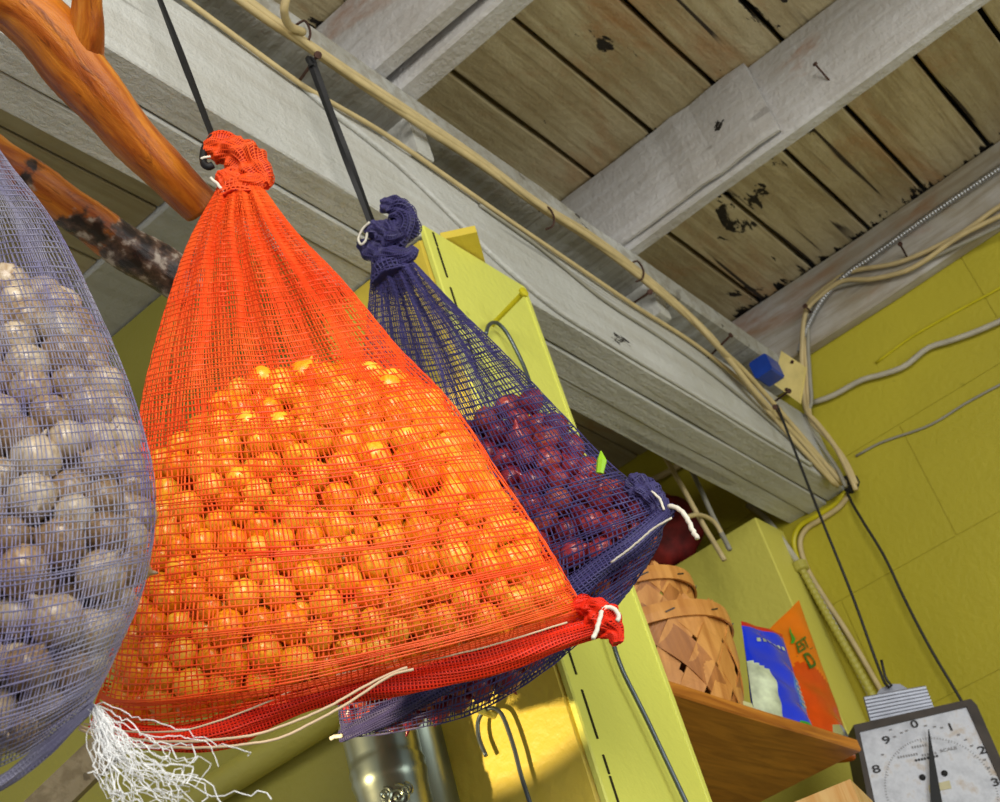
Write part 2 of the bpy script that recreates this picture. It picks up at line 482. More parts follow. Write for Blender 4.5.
# loop and strap near the top
P = px_path([(288, -8, 1.05), (284, 10, 1.08), (290, 26, 1.12), (303, 32, 1.13)], 'y', 1.1)
cable('wire', P, .009, m_cable, 'short tan cable dropping from the planks into the bundle at top left', n=20)
# nails
def nail(base, head, lab, r=.0035):
    b = np.array(base); h = np.array(head); d = (h - b) / np.linalg.norm(h - b); L = np.linalg.norm(h - b)
    mb = MB(); mb.lathe([(r * .5, -.02), (r, 0), (r, L - .004), (r * 2.4, L - .003), (r * 2.4, L + .002), (r * 1.2, L + .003)], 8, b, d)
    return obj('rusty_nail', mb, m_rust, None, lab, 'nail', 'rusty nails along the girder')
def pxnail(a, b, ya, yb, lab, ax='y', r=.0035):
    nail(pick(a[0], a[1], ax, ya), pick(b[0], b[1], ax, yb), lab, r)
NAIL2 = pick(312, 64, 'y', 1.10)
pxnail((297, 84), (318, 55), 1.2, 1.085, 'rusty bent nail in the girder holding the black strap of the purple sack')
q = pick(139, -54, 'z', 2.345); nail((q[0], 1.205, 2.31), (q[0], q[1] - .03, 2.345), 'rusty nail in the girder holding the black cord of the orange sack')
pxnail((632, 304), (650, 292), 1.2, 1.11, 'rusty nail in the girder groove below the wide joist')
pxnail((708, 358), (731, 335), 1.2, 1.10, 'rusty nail further right in the girder groove, left of the blue box')
pxnail((774, 402), (789, 391), 1.2, 1.12, 'rusty nail at the right end of the girder holding the scale wire')
pxnail((785, 425), (775, 407), 1.2, 1.12, 'rusty nail pointing down beside the scale wire nail')
pxnail((907, 257), (900, 244), WX - .055, WX - .14, 'rusty nail in the wall board near the steel conduit', 'x')
pxnail((815, 316), (805, 306), WX - .055, WX - .13, 'rusty nail clinching cables on the wall board above the beige plate', 'x')
pxnail((829, 80), (815, 64), 3.124, 3.07, 'bent nail sticking out of the wide joist side', 'x', .003)
# wire staples around the bundle
for k, (u, v) in enumerate([(302, 30), (547, 215), (637, 268)]):
    c = pick(u, v + 6, 'y', 1.15)
    P = [c + np.array([0, .012, .045]), c + np.array([.004, -.014, .04]), c + np.array([.008, -.018, 0]), c + np.array([.004, -.006, -.022]), c + np.array([0, .012, -.02])]
    mb = MB(); mb.tube(smooth_path(P, 14), .003, 5)
    obj('staple', mb, m_rust, None, ['rusty wire staple on the tan cables near the top left joist', 'rusty wire staple on the tan cables midway along the plate', 'rusty wire staple on the tan cables under the wide joist'][k], 'staple', 'rusty staples on the tan cables')

# on the right wall
x = WX - .02
cable('white_conduit', px_path([(812, 403), (832, 396), (862, 380), (884, 374), (905, 366), (928, 348), (950, 341), (980, 330), (1020, 312), (1090, 280), (1320, 190)], 'x', x), .0095, m_cablew, 'white painted cable running up the yellow block wall at right', n=60)
cable('wire', px_path([(856, 456), (880, 443), (930, 425), (968, 402), (1010, 380), (1080, 350), (1320, 240)], 'x', WX - .006), .004, m_cable2, 'thin grey wire along the yellow block wall below the white cable', n=50)
cable('wire', px_path([(876, 363), (910, 338), (950, 315), (1000, 288), (1060, 255), (1320, 118)], 'x', WX - .004), .0045, m_yellow, 'yellow painted wire on the block wall above the white cable', n=50)
# armoured conduit in the corner of ledger and deck
def spiral(P, r, mat, lab, pitch=.011, cat='conduit'):
    P = smooth_path(P, 200)
    L = np.r_[0, np.cumsum(np.linalg.norm(np.diff(P, axis=0), axis=1))]
    n = int(L[-1] / (pitch / 4)); Q = np.stack([np.interp(np.linspace(0, L[-1], n), L, P[:, i]) for i in range(3)], 1)
    rr = r * (1 + .13 * np.cos(np.arange(n) * math.pi / 2))
    mb = MB(); mb.tube(Q, rr, 8)
    return obj('armored_conduit', mb, mat, None, lab, cat, smooth=True)
m_steel = plain('galvanised_steel', srgb(170, 170, 170), .35, .8)
xl = WX - .075
spiral([pick(u, v, 'x', xl) for u, v in [(1320, -50), (1100, 100), (1000, 168), (930, 215), (870, 258), (846, 275), (822, 300), (806, 330), (800, 352)]], .011, m_steel, 'flexible steel conduit running under the planks along the wall board')
for k, (pts, r, m) in enumerate([
    ([(1320, 20), (1080, 160), (1000, 206), (960, 234), (900, 262), (850, 272), (828, 286), (808, 305), (804, 335), (807, 370), (808, 400), (812, 422), (830, 440), (846, 462), (856, 484)], .0085, m_cable),
    ([(1320, 38), (1080, 178), (1000, 216), (960, 236), (912, 268), (872, 279), (842, 281), (820, 296), (806, 312), (802, 350), (803, 385), (806, 410), (818, 424), (836, 448), (850, 476), (856, 490)], .0085, m_cable),
    ([(1320, 52), (1080, 190), (1000, 226), (940, 254), (890, 276), (862, 281), (830, 290), (811, 308), (808, 340), (810, 380), (811, 405), (805, 418), (822, 446), (838, 470), (846, 487)], .007, m_cable2)]):
    cable('wall_cable', px_path(pts, 'x', xl - .012 * (k % 2)), r, m, ['upper tan cable draped on the wall board and down behind the beige plate',
          'middle tan cable draped on the wall board and down behind the beige plate', 'grey cable draped on the wall board and down behind the beige plate'][k], n=110)
mb = MB(); c = pick(850, 484, 'x', WX)
mb.lathe([(.035, 0), (.03, .012), (.012, .016)], 9, c + np.array([0, 0, 0]), (-1, 0, 0))
obj('cable_hole_ring', mb, m_blackwire, None, 'black cable entry in the wall at the girder end', 'fitting')
# cables going from girder end down along the wall to the alcove
cable('wall_cable', px_path([(846, 492), (834, 505), (815, 517), (800, 526), (794, 540), (798, 560), (812, 590), (835, 628), (862, 676), (900, 750), (930, 810)], 'x', WX - .012), .010, m_yellow, 'yellow painted cable bending round the girder end and down the wall', n=80)
cable('wall_cable', px_path([(848, 496), (838, 508), (820, 520), (806, 529), (800, 542), (806, 566), (822, 594), (848, 634), (876, 682), (915, 750), (945, 810)], 'x', WX - .012), .009, m_cable, 'tan cable bending round the girder end and down the wall', n=80)
cable('wall_cable', px_path([(748, 505), (765, 518), (782, 540), (800, 566), (815, 592), (838, 632), (868, 690), (900, 750)], 'x', WX - .03), .011, m_cablew, 'white cable running from behind the girder down beside the cupboard end', n=60)
spiral([pick(u, v, 'x', WX - .035) for u, v in [(800, 566), (822, 606), (850, 655), (872, 695), (905, 760)]], .012, m_part, 'yellow painted ribbed conduit on the wall beside the cupboard end', .02)
mb = MB(); a = pick(800, 566, 'x', WX - .035)
mb.lathe([(.02, 0), (.026, .003), (.026, .03), (.02, .035)], 10, a + np.array([0, 0, -.02]), (0, 0, 1))
obj('conduit_coupling', mb, m_part, None, 'yellow painted coupling at the top of the ribbed conduit', 'fitting')
P = px_path([(846, 490, WX - .01), (852, 503, WX - .05), (862, 520, WX - .07), (884, 556, WX - .07), (905, 600, WX - .07), (930, 648, WX - .07), (962, 702, WX - .07), (1000, 770, WX - .07), (1020, 812, WX - .07)], 'x', WX)
cable('hanging_wire', P, .0048, m_blackwire, 'loose dark wire hanging down the yellow wall from the girder end', n=80)

# electrical box with beige blank plate
mb = MB(); A = pick(779, 352, 'x', 4.02)
q = pick(766, 371, 'x', 3.84); mb.box(3.80, 3.885, q[1] - .035, q[1] + .03, q[2] - .03, q[2] + .035, ch=.006)
t = thing('junction_box', (3.85, 1.14, 2.36), 'blue electrical box with a blank beige cover plate above the girder end', 'box')
obj('box_body', mb, plain('blue_plastic', srgb(24, 60, 150), .4), t)
cpts = [pick(u, v, 'x', 3.90) for u, v in [(783, 352), (807, 368), (801, 404), (775, 385)]]
d = np.array([.012, 0, 0])
mb = MB(); mb.hexa([cpts[3] - d, cpts[2] - d, cpts[2], cpts[3], cpts[0] - d, cpts[1] - d, cpts[1], cpts[0]])
obj('cover_plate', mb, plain('beige_plastic', srgb(226, 206, 130), .4), t, 'blank beige cover plate')
plate = bpy.data.objects['cover_plate']
c = (cpts[0] + cpts[1] + cpts[2] + cpts[3]) / 4
mb = MB()
for q in ((cpts[0] + cpts[1]) / 2 * .8 + c * .2, (cpts[2] + cpts[3]) / 2 * .8 + c * .2):
    mb = MB(); mb.lathe([(.006, .0), (.006, .004), (.003, .006)], 8, q - d, (-1, 0, 0))
    obj('screw', mb, m_rust, plate)

# ------------------------------------------------------------------ wire hooks on the post
pb = pick(494, 716, 'x', 2.07); pt = pick(468, 706, 'x', 1.99)
pt = pb + np.array([-.075, .01, .01]); pt = pplane(468, 706, pt, np.array([0.2, 1, 0]) * 1.0)
dv = pt - pb; L = np.linalg.norm(dv)
mb = MB(); mb.lathe([(.006, -.01), (.0065, L), (.012, L + .001), (.012, L + .006), (.004, L + .009)], 9, pb, dv)
obj('peg_nail', mb, m_part, None, 'yellow painted nail in the golden side of the post', 'nail')
P = [pplane(u, v, pb + dv * .35, np.array([1.0, 0, 0])) for u, v in [(486, 756), (479, 738), (478, 722), (483, 712), (492, 708), (500, 712), (506, 724), (514, 748), (521, 775), (530, 803), (538, 830)]]
cable('wire_hook', P, .0042, m_rod, 'dark bent wire hook on the golden side of the post', 'hook', 60)
pb2 = pick(492, 325, 'y', 1.189); pt2 = pick(523, 293, 'y', 1.08)
dv2 = pt2 - pb2; L2 = np.linalg.norm(dv2)
mb = MB(); mb.lathe([(.0055, -.01), (.006, L2), (.012, L2), (.012, L2 + .005), (.004, L2 + .008)], 9, pb2, dv2)
obj('peg_nail', mb, m_yellow, None, 'long yellow painted nail at the top of the post front', 'nail')
P = [pick(u, v, 'y', 1.168) for u, v in [(486, 334), (489, 325), (497, 323), (506, 332), (517, 352), (526, 372), (534, 398), (548, 450), (566, 505), (588, 572), (606, 622), (612, 640), (617, 656), (624, 674), (636, 698), (648, 722), (666, 760), (684, 798), (702, 836)]]
cable('hanging_rod', P, .0046, m_rod, 'long grey wire rod hanging from the nail down the post front', 'rod', 120)

# ------------------------------------------------------------------ sacks
def net_mat(name, c1, c2, rough=.5, trans=.25):
    n = NT(name)
    f = n.noise(14, 3, n.coords())
    col = n.ramp(f, [(.35, c1), (.65, c2)])
    m = n.done(col, rough, 0, .3)
    return m

class Sack:
    def __init__(s, rows, P0, h, ncam_px, Tv, sag, fold, seed=0, du=.0):
        s.rows = rows; s.P0 = np.array(P0); s.h = np.array(h) / np.linalg.norm(h); s.m = np.array([-s.h[1], s.h[0], 0.0])
        k = ray(*ncam_px); s.n = -k / np.linalg.norm(k)
        s.L = np.array([pplane(r[0], r[1], s.P0, s.m) for r in rows]); s.R = np.array([pplane(r[2], r[3], s.P0, s.m) for r in rows])
        s.vv = np.linspace(0, 1, len(rows)); s.Tv = Tv; s.sag = sag; s.fold = fold; s.ph = np.random.default_rng(seed).uniform(0, 6.28, 8)
    def _int(s, A, v):
        out = np.empty(v.shape + (3,))
        k = len(s.vv); x = np.clip(v, 0, 1) * (k - 1); i = np.clip(x.astype(int), 0, k - 2); t = (x - i)[..., None]
        m = np.zeros_like(A); m[1:-1] = (A[2:] - A[:-2]) / 2; m[0] = A[1] - A[0]; m[-1] = A[-1] - A[-2]
        a, b, ma, mb_ = A[i], A[i + 1], m[i], m[i + 1]
        return (2*t**3-3*t*t+1)*a + (t**3-2*t*t+t)*ma + (-2*t**3+3*t*t)*b + (t**3-t*t)*mb_
    def T(s, u, v):
        tv = np.interp(v, [a for a, _ in s.Tv], [b for _, b in s.Tv])
        return tv * np.sqrt(np.clip(1 - np.abs(2 * u - 1) ** 2.5, 0, 1))
    def mid(s, u, v):
        u = np.asarray(u, float); v = np.asarray(v, float)
        p = s._int(s.L, v) * (1 - u)[..., None] + s._int(s.R, v) * u[..., None]
        p[..., 2] -= s.sag(u) * np.clip(v, 0, 1) ** 5
        return p
    def surf(s, u, v, side, extra=0.0):
        u = np.asarray(u, float); v = np.asarray(v, float)
        A = s.fold * np.clip(1 - v / .55, 0, 1) * np.clip(v * 9, 0, 1) * (1 - np.abs(2 * u - 1) ** 4)
        c = s.T(u, v) + extra
        f = A * (np.sin(2 * math.pi * 5.3 * u + s.ph[0] + 1.2 * side) + .6 * np.sin(2 * math.pi * 9.1 * u + s.ph[1] + side + v * 2))
        w = .0045 * np.sin(17 * u + 23 * v + s.ph[2]) * np.clip(1 - np.abs(2 * u - 1) ** 4, 0, 1)
        return s.mid(u, v) + s.n * (side * c + f + w)[..., None]
    def net(s, nu, nv, wr, seed, nsamp=2, parent=None, mats=None, tuck=.7, vmax=1.0, ucl=.8):
        g = np.random.default_rng(seed)
        mb = MB()
        for side in (1, -1):
            us = np.linspace(0, 1, nu) + g.normal(0, .12 / nu, nu); us = np.clip(us, 0, 1); us[0], us[-1] = 0, 1
            vs = np.linspace(0, vmax, nv) + g.normal(0, .10 / nv, nv); vs = np.clip(vs, 0, vmax)
            def cluster(u, v):
                a = ucl * np.clip(1 - v / .7, 0.05, 1)
                return u + a * np.sin(2 * math.pi * 5.3 * u + s.ph[0] + side + .8 * v) / (2 * math.pi * 5.3) * (1 - np.abs(2 * u - 1) ** 6)
            def wob(u, v):
                b = np.clip((v - .3) / .3, 0, 1)
                return v + b * np.float64(.0055) * (np.sin(60 * v + 3.1 * u + s.ph[3]) + .7 * np.sin(97 * v - 5 * u + s.ph[4])) * (v < .97) + .004 * np.sin(9 * u + s.ph[5])
            def uw(u, v):
                return u + .003 * np.sin(31 * v + 40 * u + s.ph[6]) + .002 * np.sin(57 * v + 90 * u)
            def P(u, v, e):
                uu = np.clip(uw(cluster(u, v), v), 0, 1); v2 = np.clip(wob(u, v), 0, 1)
                return s.surf(uu, v2, side, e)
            eps = 1e-3
            # warp threads (down), laid as thin pairs
            n = nv * nsamp
            U, V = np.meshgrid(us, np.linspace(0, vmax, n), indexing='ij')
            V = V + 0; Pw = P(U, V, .004)
            N = np.broadcast_to(s.n * side, Pw.shape)
            width = wr * (1 + .25 * np.sin(V * 190 + U * 300)) * np.clip(.6 + V, .6, 1)
            mb.threads(Pw, N, width, wr * .5)
            # weft threads (across), uneven widths
            n = nu * nsamp
            V, U = np.meshgrid(vs, np.linspace(0, 1, n), indexing='ij')
            Pf = P(U, V, .0055)
            N = np.broadcast_to(s.n * side, Pf.shape)
            ww = (wr * g.uniform(.7, 1.35, nv))[:, None] * (1 + .3 * np.sin(U * 60 + V * 200))
            mb.threads(Pf, N, ww, wr * .5)
        return obj('netting', mb, mats, parent, smooth=False)
    def pack(s, fill, r_lo, r_hi, count, seed, iters=50, vhi=.965):
        """relax balls inside the sack below the fill line"""
        g = np.random.default_rng(seed)
        gu, gv = np.meshgrid(np.linspace(0, 1, 66), np.linspace(.22, 1, 70), indexing='ij')
        gu = gu.ravel(); gv = gv.ravel()
        Pm = s.mid(gu, gv); a, b, _ = proj(Pm); Tg = s.T(gu, gv)
        Tg = np.where((gu == 0) | (gu == 1), -.01, Tg); Tg = np.where(gv == 1, -.01, Tg)
        # how far from the middle sheet a ball centre may sit without touching the cloth anywhere round it
        rr = r_hi * 1.08; lim0 = np.full(len(Pm), 9.0)
        for k in range(0, len(Pm), 400):
            d2 = ((Pm[k:k + 400, None] - Pm[None]) ** 2).sum(2)
            m_ = d2 < rr * rr
            lim0[k:k + 400] = np.where(m_, Tg[None] - np.sqrt(np.clip(rr * rr - d2, 0, None)), 9.0).min(1)
        fx = [q[0] for q in fill]; fy = [q[1] for q in fill]
        ok = (b > np.interp(a, fx, fy)) & (lim0 > 0) & (gv < vhi + .03)
        Pm = Pm[ok]; Tg = lim0[ok] + rr
        prob = Tg / Tg.sum()
        idx = g.choice(len(Pm), count, p=prob)
        r = g.uniform(r_lo, r_hi, count) ; big = g.random(count) < .12; r[big] *= 1.05
        c = g.uniform(-1, 1, count) * (Tg[idx] - r * .8)
        X = Pm[idx] + g.normal(0, r_lo * .5, (count, 3)) + s.n * c[:, None]
        for it in range(iters):
            X = X + g.normal(0, r_lo * .02, X.shape) * (it < iters - 1)
            D = X[:, None] - X[None]; d = np.maximum(np.linalg.norm(D, axis=2), 1e-6) + np.eye(count) * 9
            ov = np.clip((r[:, None] + r[None]) * .97 - d, 0, None)
            push = (D / d[..., None] * ov[..., None]).sum(1) * .42
            X = X + push
            X = X + s.n * (np.sign((X - s.P0) @ s.m * (s.n @ s.m))[:, None]) * r_lo * .06 * (it < iters - 15)
            cc = ((X - s.P0) @ s.m) / (s.n @ s.m)
            Q = X - s.n * cc[:, None]
            dd = ((Q[:, None] - Pm[None]) ** 2).sum(2); j = dd.argmin(1)
            far = np.sqrt(dd[np.arange(count), j]) > r_lo * .45
            Q = np.where(far[:, None], Pm[j], Q)
            lim = np.clip(Tg[j] - rr, 0.0, None)
            cc = np.clip(cc, -lim, lim)
            X = Q + s.n * cc[:, None]
        return X, r, cc

def onion_mesh(name, mat, k, squash=.94, neck=.5):
    """bulb of radius 1 with papery neck and root tuft"""
    g = np.random.default_rng(100 + k)
    nk = neck * g.uniform(.35, .8); wid = g.uniform(.10, .2)
    prof = [(.02, -1.0), (.16, -.97), (.5, -.84), (.80, -.56), (.97, -.2), (1.0, .08), (.92, .38), (.74, .64), (.48, .84), (.28, .98), (wid, 1.08), (wid * .8, 1.08 + nk * .5), (wid * .3, 1.08 + nk)]
    n = 12; bend = g.uniform(-.25, .25, 2)
    mb = MB(); vs = []; fs = []
    for (r, z) in prof:
        r *= 1.0; z *= squash
        for j in range(n):
            a = 2 * math.pi * j / n
            rr = r * (1 + .05 * math.sin(2 * a + k) + .03 * math.sin(3 * a + 2 * k))
            q = max(z - .9, 0)
            vs.append((rr * math.cos(a) + bend[0] * q * 1.5, rr * math.sin(a) + bend[1] * q * 1.5, z))
    for i in range(len(prof) - 1):
        for j in range(n):
            a = i * n + j; d = i * n + (j + 1) % n
            fs.append((a, d, d + n, a + n))
    fs.append(tuple(range(n))[::-1]); fs.append(tuple((len(prof) - 1) * n + j for j in range(n)))
    mb.add(vs, fs)
    V = np.concatenate(mb.v)
    return mesh_from(name, V, mb, mat, True), V, mb.f

def onion_mat(name, stops, rough=.3, streak=.5):
    n = NT(name)
    inf = n.node('ShaderNodeObjectInfo')
    sc = n.coords((5, 5, .6))
    f = n.noise(1.2, 4, sc, .6, .2)
    a = n.node('ShaderNodeMath', operation='MULTIPLY_ADD'); n.link(inf.outputs['Random'], a.inputs[0]); a.inputs[1].default_value = .5; 
    b = n.node('ShaderNodeMath', operation='SUBTRACT'); n.link(f, b.inputs[0]); b.inputs[1].default_value = .25
    n.link(b.outputs[0], a.inputs[2])
    col = n.ramp(a.outputs[0], stops)
    n.bump(f, .15, .002)
    return n.done(col, rough, 0, .5)

def rot_random(g):
    q = g.normal(size=4); q /= np.linalg.norm(q)
    from mathutils import Quaternion
    return Quaternion(q)

def fill_sack(name, sack, X, r, cc, meshes, label, cat, group, n_ind, stuff_mat, stuff_label, seed):
    """largest looking bulbs as things of their own, the rest behind them as one pile"""
    g = np.random.default_rng(seed)
    u, v, dep = proj(X)
    # visibility score: front of sack first, inside the frame
    inside = (u > -12) & (u < 1012) & (v > -12) & (v < 814)
    hidden = np.zeros(len(X))
    order_d = np.argsort(dep)
    pr = F * r / dep
    for i in range(len(X)):
        nearer = (dep < dep[i] - r[i] * .3)
        dx = np.hypot(u[nearer] - u[i], v[nearer] - v[i])
        hidden[i] = np.clip((pr[nearer] + pr[i] - dx) / (2 * pr[i]), 0, 1).sum()
    score = pr * np.exp(-hidden * 1.3) * inside
    order = np.argsort(-score)
    ind = [i for i in order[:n_ind] if score[i] > pr[i] * .02 and inside[i]]
    rest = [i for i in range(len(X)) if i not in set(ind)]
    for i in ind:
        me = meshes[int(g.integers(len(meshes)))][0]
        if 'o' not in fill_sack.__dict__: pass
        o = bpy.data.objects.new(name, me); C.objects.link(o)
        o.location = W(X[i]); o.rotation_mode = 'QUATERNION'; o.rotation_quaternion = rot_random(g)
        s_ = r[i] * S; o.scale = (s_, s_, s_)
        tag(o, label, cat, group)
    if rest:
        mb = MB()
        for i in rest:
            _, V, fs = meshes[int(g.integers(len(meshes)))]
            R_ = np.array(rot_random(g).to_matrix())
            mb.add((V @ R_.T) * r[i] + X[i], fs)
        obj(name + '_pile', mb, stuff_mat, None, stuff_label, cat, kind='stuff', smooth=True)

def net_tube(parent, name, path, rad, mats, ncirc, ring, wr, label=None, flat=None, core=.86, seed=0, lump=.12, flatdir=None, flatk=1.0, n=60):
    """a gathered roll of netting: woven threads over a tight core of the same cloth"""
    g = np.random.default_rng(seed)
    P = smooth_path(path, n); r = np.interp(np.linspace(0, 1, n), np.linspace(0, 1, len(rad)), rad)
    T = np.gradient(P, axis=0); T /= np.linalg.norm(T, axis=1, keepdims=True)
    a0 = np.array(flatdir if flatdir is not None else [0.2, .3, 1.0]); 
    N = a0 - T * (T @ a0)[:, None]; N /= np.linalg.norm(N, axis=1, keepdims=True); B = np.cross(T, N)
    ph = g.uniform(0, 6.28, 4)
    def pt(i, a, k=1.0):
        t = np.interp(i, np.arange(n), np.arange(n)) / n
        i0 = np.clip(i.astype(int), 0, n - 1)
        rr = r[i0] * k * (1 + lump * np.sin(3 * a + 9 * t + ph[0]) + lump * .8 * np.sin(7 * a - 14 * t + ph[1]) + lump * np.sin(25 * t + 2 * a + ph[2]))
        return P[i0] + (N[i0] * (np.cos(a) * flatk)[..., None] + B[i0] * np.sin(a)[..., None]) * rr[..., None]
    mb = MB()
    aa = np.linspace(0, 2 * math.pi, ncirc, endpoint=False)
    A, I = np.meshgrid(aa, np.arange(n), indexing='ij')
    A2 = A + .25 * np.sin(I * .12 + ph[3])
    Q = pt(I.astype(float), A2); Nn = Q - P[I]; Nn /= np.linalg.norm(Nn, axis=2, keepdims=True) + 1e-9
    mb.threads(Q, Nn, wr, wr * .6)
    ri = np.linspace(0, n - 1, ring)
    I, A = np.meshgrid(ri, np.linspace(0, 2 * math.pi, 40), indexing='ij')
    Q = pt(I, A); Nn = Q - P[np.clip(I.astype(int), 0, n - 1)]; Nn /= np.linalg.norm(Nn, axis=2, keepdims=True) + 1e-9
    mb.threads(Q, Nn, wr, wr * .6)
    # core
    m = 24
    I, A = np.meshgrid(np.arange(n), np.linspace(0, 2 * math.pi, m, endpoint=False), indexing='ij')
    Q = pt(I.astype(float), A, core).reshape(-1, 3); fs = []
    for i in range(n - 1):
        for j in range(m):
            fs.append((i * m + j, i * m + (j + 1) % m, (i + 1) * m + (j + 1) % m, (i + 1) * m + j))
    fs.append(tuple(range(m))[::-1]); fs.append(tuple((n - 1) * m + j for j in range(m)))
    mb.add(Q, fs, 1)
    return obj(name, mb, mats, parent, label)

# ---- orange sack
m_netO = net_mat('orange_netting', srgb(242, 98, 34), srgb(238, 70, 18))
m_coreO = net_mat('orange_netting_folded', srgb(206, 48, 12), srgb(190, 34, 10), .5)
K1 = pd(237, 175, 2.2)
h1 = np.array([.60, -.80, 0])
rows1 = [(217, 190, 260, 184), (190, 240, 296, 232), (168, 302, 342, 280), (148, 374, 397, 346), (137, 440, 452, 404), (131, 512, 506, 484), (122, 590, 547, 546), (108, 662, 574, 592), (92, 712, 592, 616)]
sack1 = Sack(rows1, K1, h1, (340, 480), [(0, .025), (.12, .035), (.3, .045), (.42, .075), (.6, .12), (.8, .135), (.93, .09), (1, .018)],
             lambda u: .037 * np.sin(math.pi * np.clip(u, 0, 1) ** .5), .011, 3)
T1 = thing('mesh_sack', tuple(sack1.mid(np.array(.5), np.array(1.0))), 'large bright orange net sack of small golden onions, hanging in the middle', 'sack', None)
sack1.net(86, 104, .00092, 11, 2, T1, m_netO)
m_hemO = net_mat('hem_netting', srgb(236, 54, 16), srgb(226, 38, 12))
m_hemC = net_mat('hem_netting_folded', srgb(190, 30, 10), srgb(172, 22, 8), .5)
hemP = [(94, 722), (130, 733), (180, 737), (225, 729), (260, 713), (310, 693), (360, 682), (420, 675), (480, 661), (540, 642), (585, 629), (606, 622)]
P = [pplane(u, v, K1, sack1.m) + sack1.n * .015 for u, v in hemP]
net_tube(T1, 'hem', P, np.array([5, 10, 13, 15, 14, 14, 14, 14, 15, 15, 12, 9]) * 1.75 / F, [m_hemO, m_hemC], 30, 210, .0011, 'folded red-orange bottom hem', seed=4, lump=.09, flatdir=(0, 0, 1), n=150, core=.93)
P = [pplane(u, v, K1, sack1.m) + sack1.n * .03 for u, v in [(568, 606), (580, 604), (592, 610), (602, 620), (609, 630), (612, 640)]]
net_tube(T1, 'hem_knot', P, np.array([4, 10, 14, 14, 11, 5]) * 1.75 / F, [m_hemO, m_hemC], 22, 36, .0011, 'gathered corner of the orange hem', seed=5, lump=.14, n=40, core=.93)
# knot
def kp(pts, off=0, P=K1, s=sack1): return [pplane(u, v, P, s.m) + s.n * (off + (q[0] if q else 0)) for u, v, *q in pts]
sc = 2.2 / F
net_tube(T1, 'knot', kp([(207, 152), (222, 152), (238, 158), (250, 168), (262, 180), (266, 188)], .015), np.array([9, 15, 18, 18, 14, 5]) * sc, [m_netO, m_coreO], 24, 44, .0010, 'knotted orange netting at the sack top', seed=6, lump=.15, n=44, core=.93)
net_tube(T1, 'knot', kp([(212, 144), (218, 138), (226, 143), (236, 152), (252, 160)], .0), np.array([5, 9, 12, 13, 8]) * sc, [m_netO, m_coreO], 20, 34, .0010, seed=7, lump=.15, n=36, core=.93)
net_tube(T1, 'knot', kp([(220, 178), (232, 184), (246, 186), (260, 184), (264, 178)], .02), np.array([5, 9, 10, 9, 5]) * sc, [m_netO, m_coreO], 20, 34, .0010, seed=8, lump=.12, n=36, core=.93)
net_tube(T1, 'neck', kp([(234, 176), (236, 190), (238, 204)], .0), np.array([15, 19, 22]) * sc, [m_netO, m_coreO], 30, 14, .0010, seed=9, lump=.05, n=20, core=.9)
# strings
def string(parent, pts, r, mat, lab, P0, s, off, n=60):
    P = smooth_path(kp(pts, off, P0, s), n); r = r * .72; P = P + rng.normal(0, r * .12, P.shape)
    mb = MB(); mb.tube(P, r, 6); return obj('drawstring', mb, mat, parent, lab, smooth=True)
string(T1, [(92, 716), (130, 723), (168, 724), (200, 720), (260, 699), (312, 676), (350, 666), (400, 659), (460, 647), (508, 634), (560, 618)], .0016, m_cream, 'pale stitching along the hem', K1, sack1, .055)
string(T1, [(92, 714), (120, 722), (160, 728), (208, 728), (254, 723), (285, 714), (328, 696), (364, 676), (388, 664), (404, 658)], .0023, m_cream, 'loose cream drawstring', K1, sack1, .085)
string(T1, [(92, 716), (120, 727), (160, 732), (210, 734), (256, 730), (285, 724), (316, 709), (347, 692), (376, 673), (392, 664), (410, 660)], .0023, m_cream, 'loose cream drawstring', K1, sack1, .088)
string(T1, [(586, 634), (590, 624), (594, 610), (598, 604), (606, 605), (611, 612), (609, 617)], .004, m_white, 'white string tied round the hem corner', K1, sack1, .05, 30)
string(T1, [(203, 163), (206, 162), (212, 161)], .003, m_white, 'white string at the knot', K1, sack1, .03, 12)
string(T1, [(212, 182), (219, 188), (225, 196)], .0035, m_white, 'white string at the knot', K1, sack1, .03, 12)
# onions
st = [(.0, srgb(206, 92, 8)), (.3, srgb(248, 150, 18)), (.65, srgb(255, 192, 48)), (1, srgb(250, 212, 100))]
m_on1 = onion_mat('golden_onion_skin', st)
meshes1 = [onion_mesh('golden_onion', m_on1, k, .95, .45) for k in range(6)]
fill1 = [(0, 560), (130, 505), (160, 470), (205, 428), (235, 398), (270, 384), (330, 374), (400, 383), (452, 420), (600, 560)]
X, r, cc = sack1.pack(fill1, .0155, .0225, 780, 21)
fill_sack('golden_onion', sack1, X, r, cc, meshes1, 'small round golden onion packed behind the orange netting', 'onion', 'golden onions in the orange sack', 300, m_on1, 'golden onions packed deeper in the orange sack', 31)
# cord
top = pick(139, -54, 'z', 2.345); kn = kp([(214, 140)], 0)[0]
def strap(parent, p0, p1, w, lab, name='hanging_cord'):
    n = 40; t = np.linspace(0, 1, n)[:, None]; P = p0 + (p1 - p0) * t
    d = (p1 - p0) / np.linalg.norm(p1 - p0); side = np.cross(d, sack1.n); side /= np.linalg.norm(side)
    tw = .5 * np.sin(t * 5)
    N = sack1.n * np.cos(tw) + side * np.sin(tw)
    mb = MB(); mb.threads(P[None], N[None], w, w * .35)
    # loop over the nail
    lp = [p0 + np.array([.004, .0, -.01]), p0 + np.array([.010, .0, .008]), p0 + np.array([0, .0, .016]), p0 + np.array([-.010, 0, .008]), p0 + np.array([-.004, 0, -.01])]
    mb.tube(smooth_path(lp, 20), w * .6, 6)
    return obj(name, mb, m_black, parent, lab)
strap(T1, top, kn, .0062, 'black cord running up from the knot of the orange sack')
mb = MB(); mb.tube(smooth_path(kp([(214, 140), (206, 152), (205, 166), (210, 170), (214, 168)], .022), 30), .006, 8)
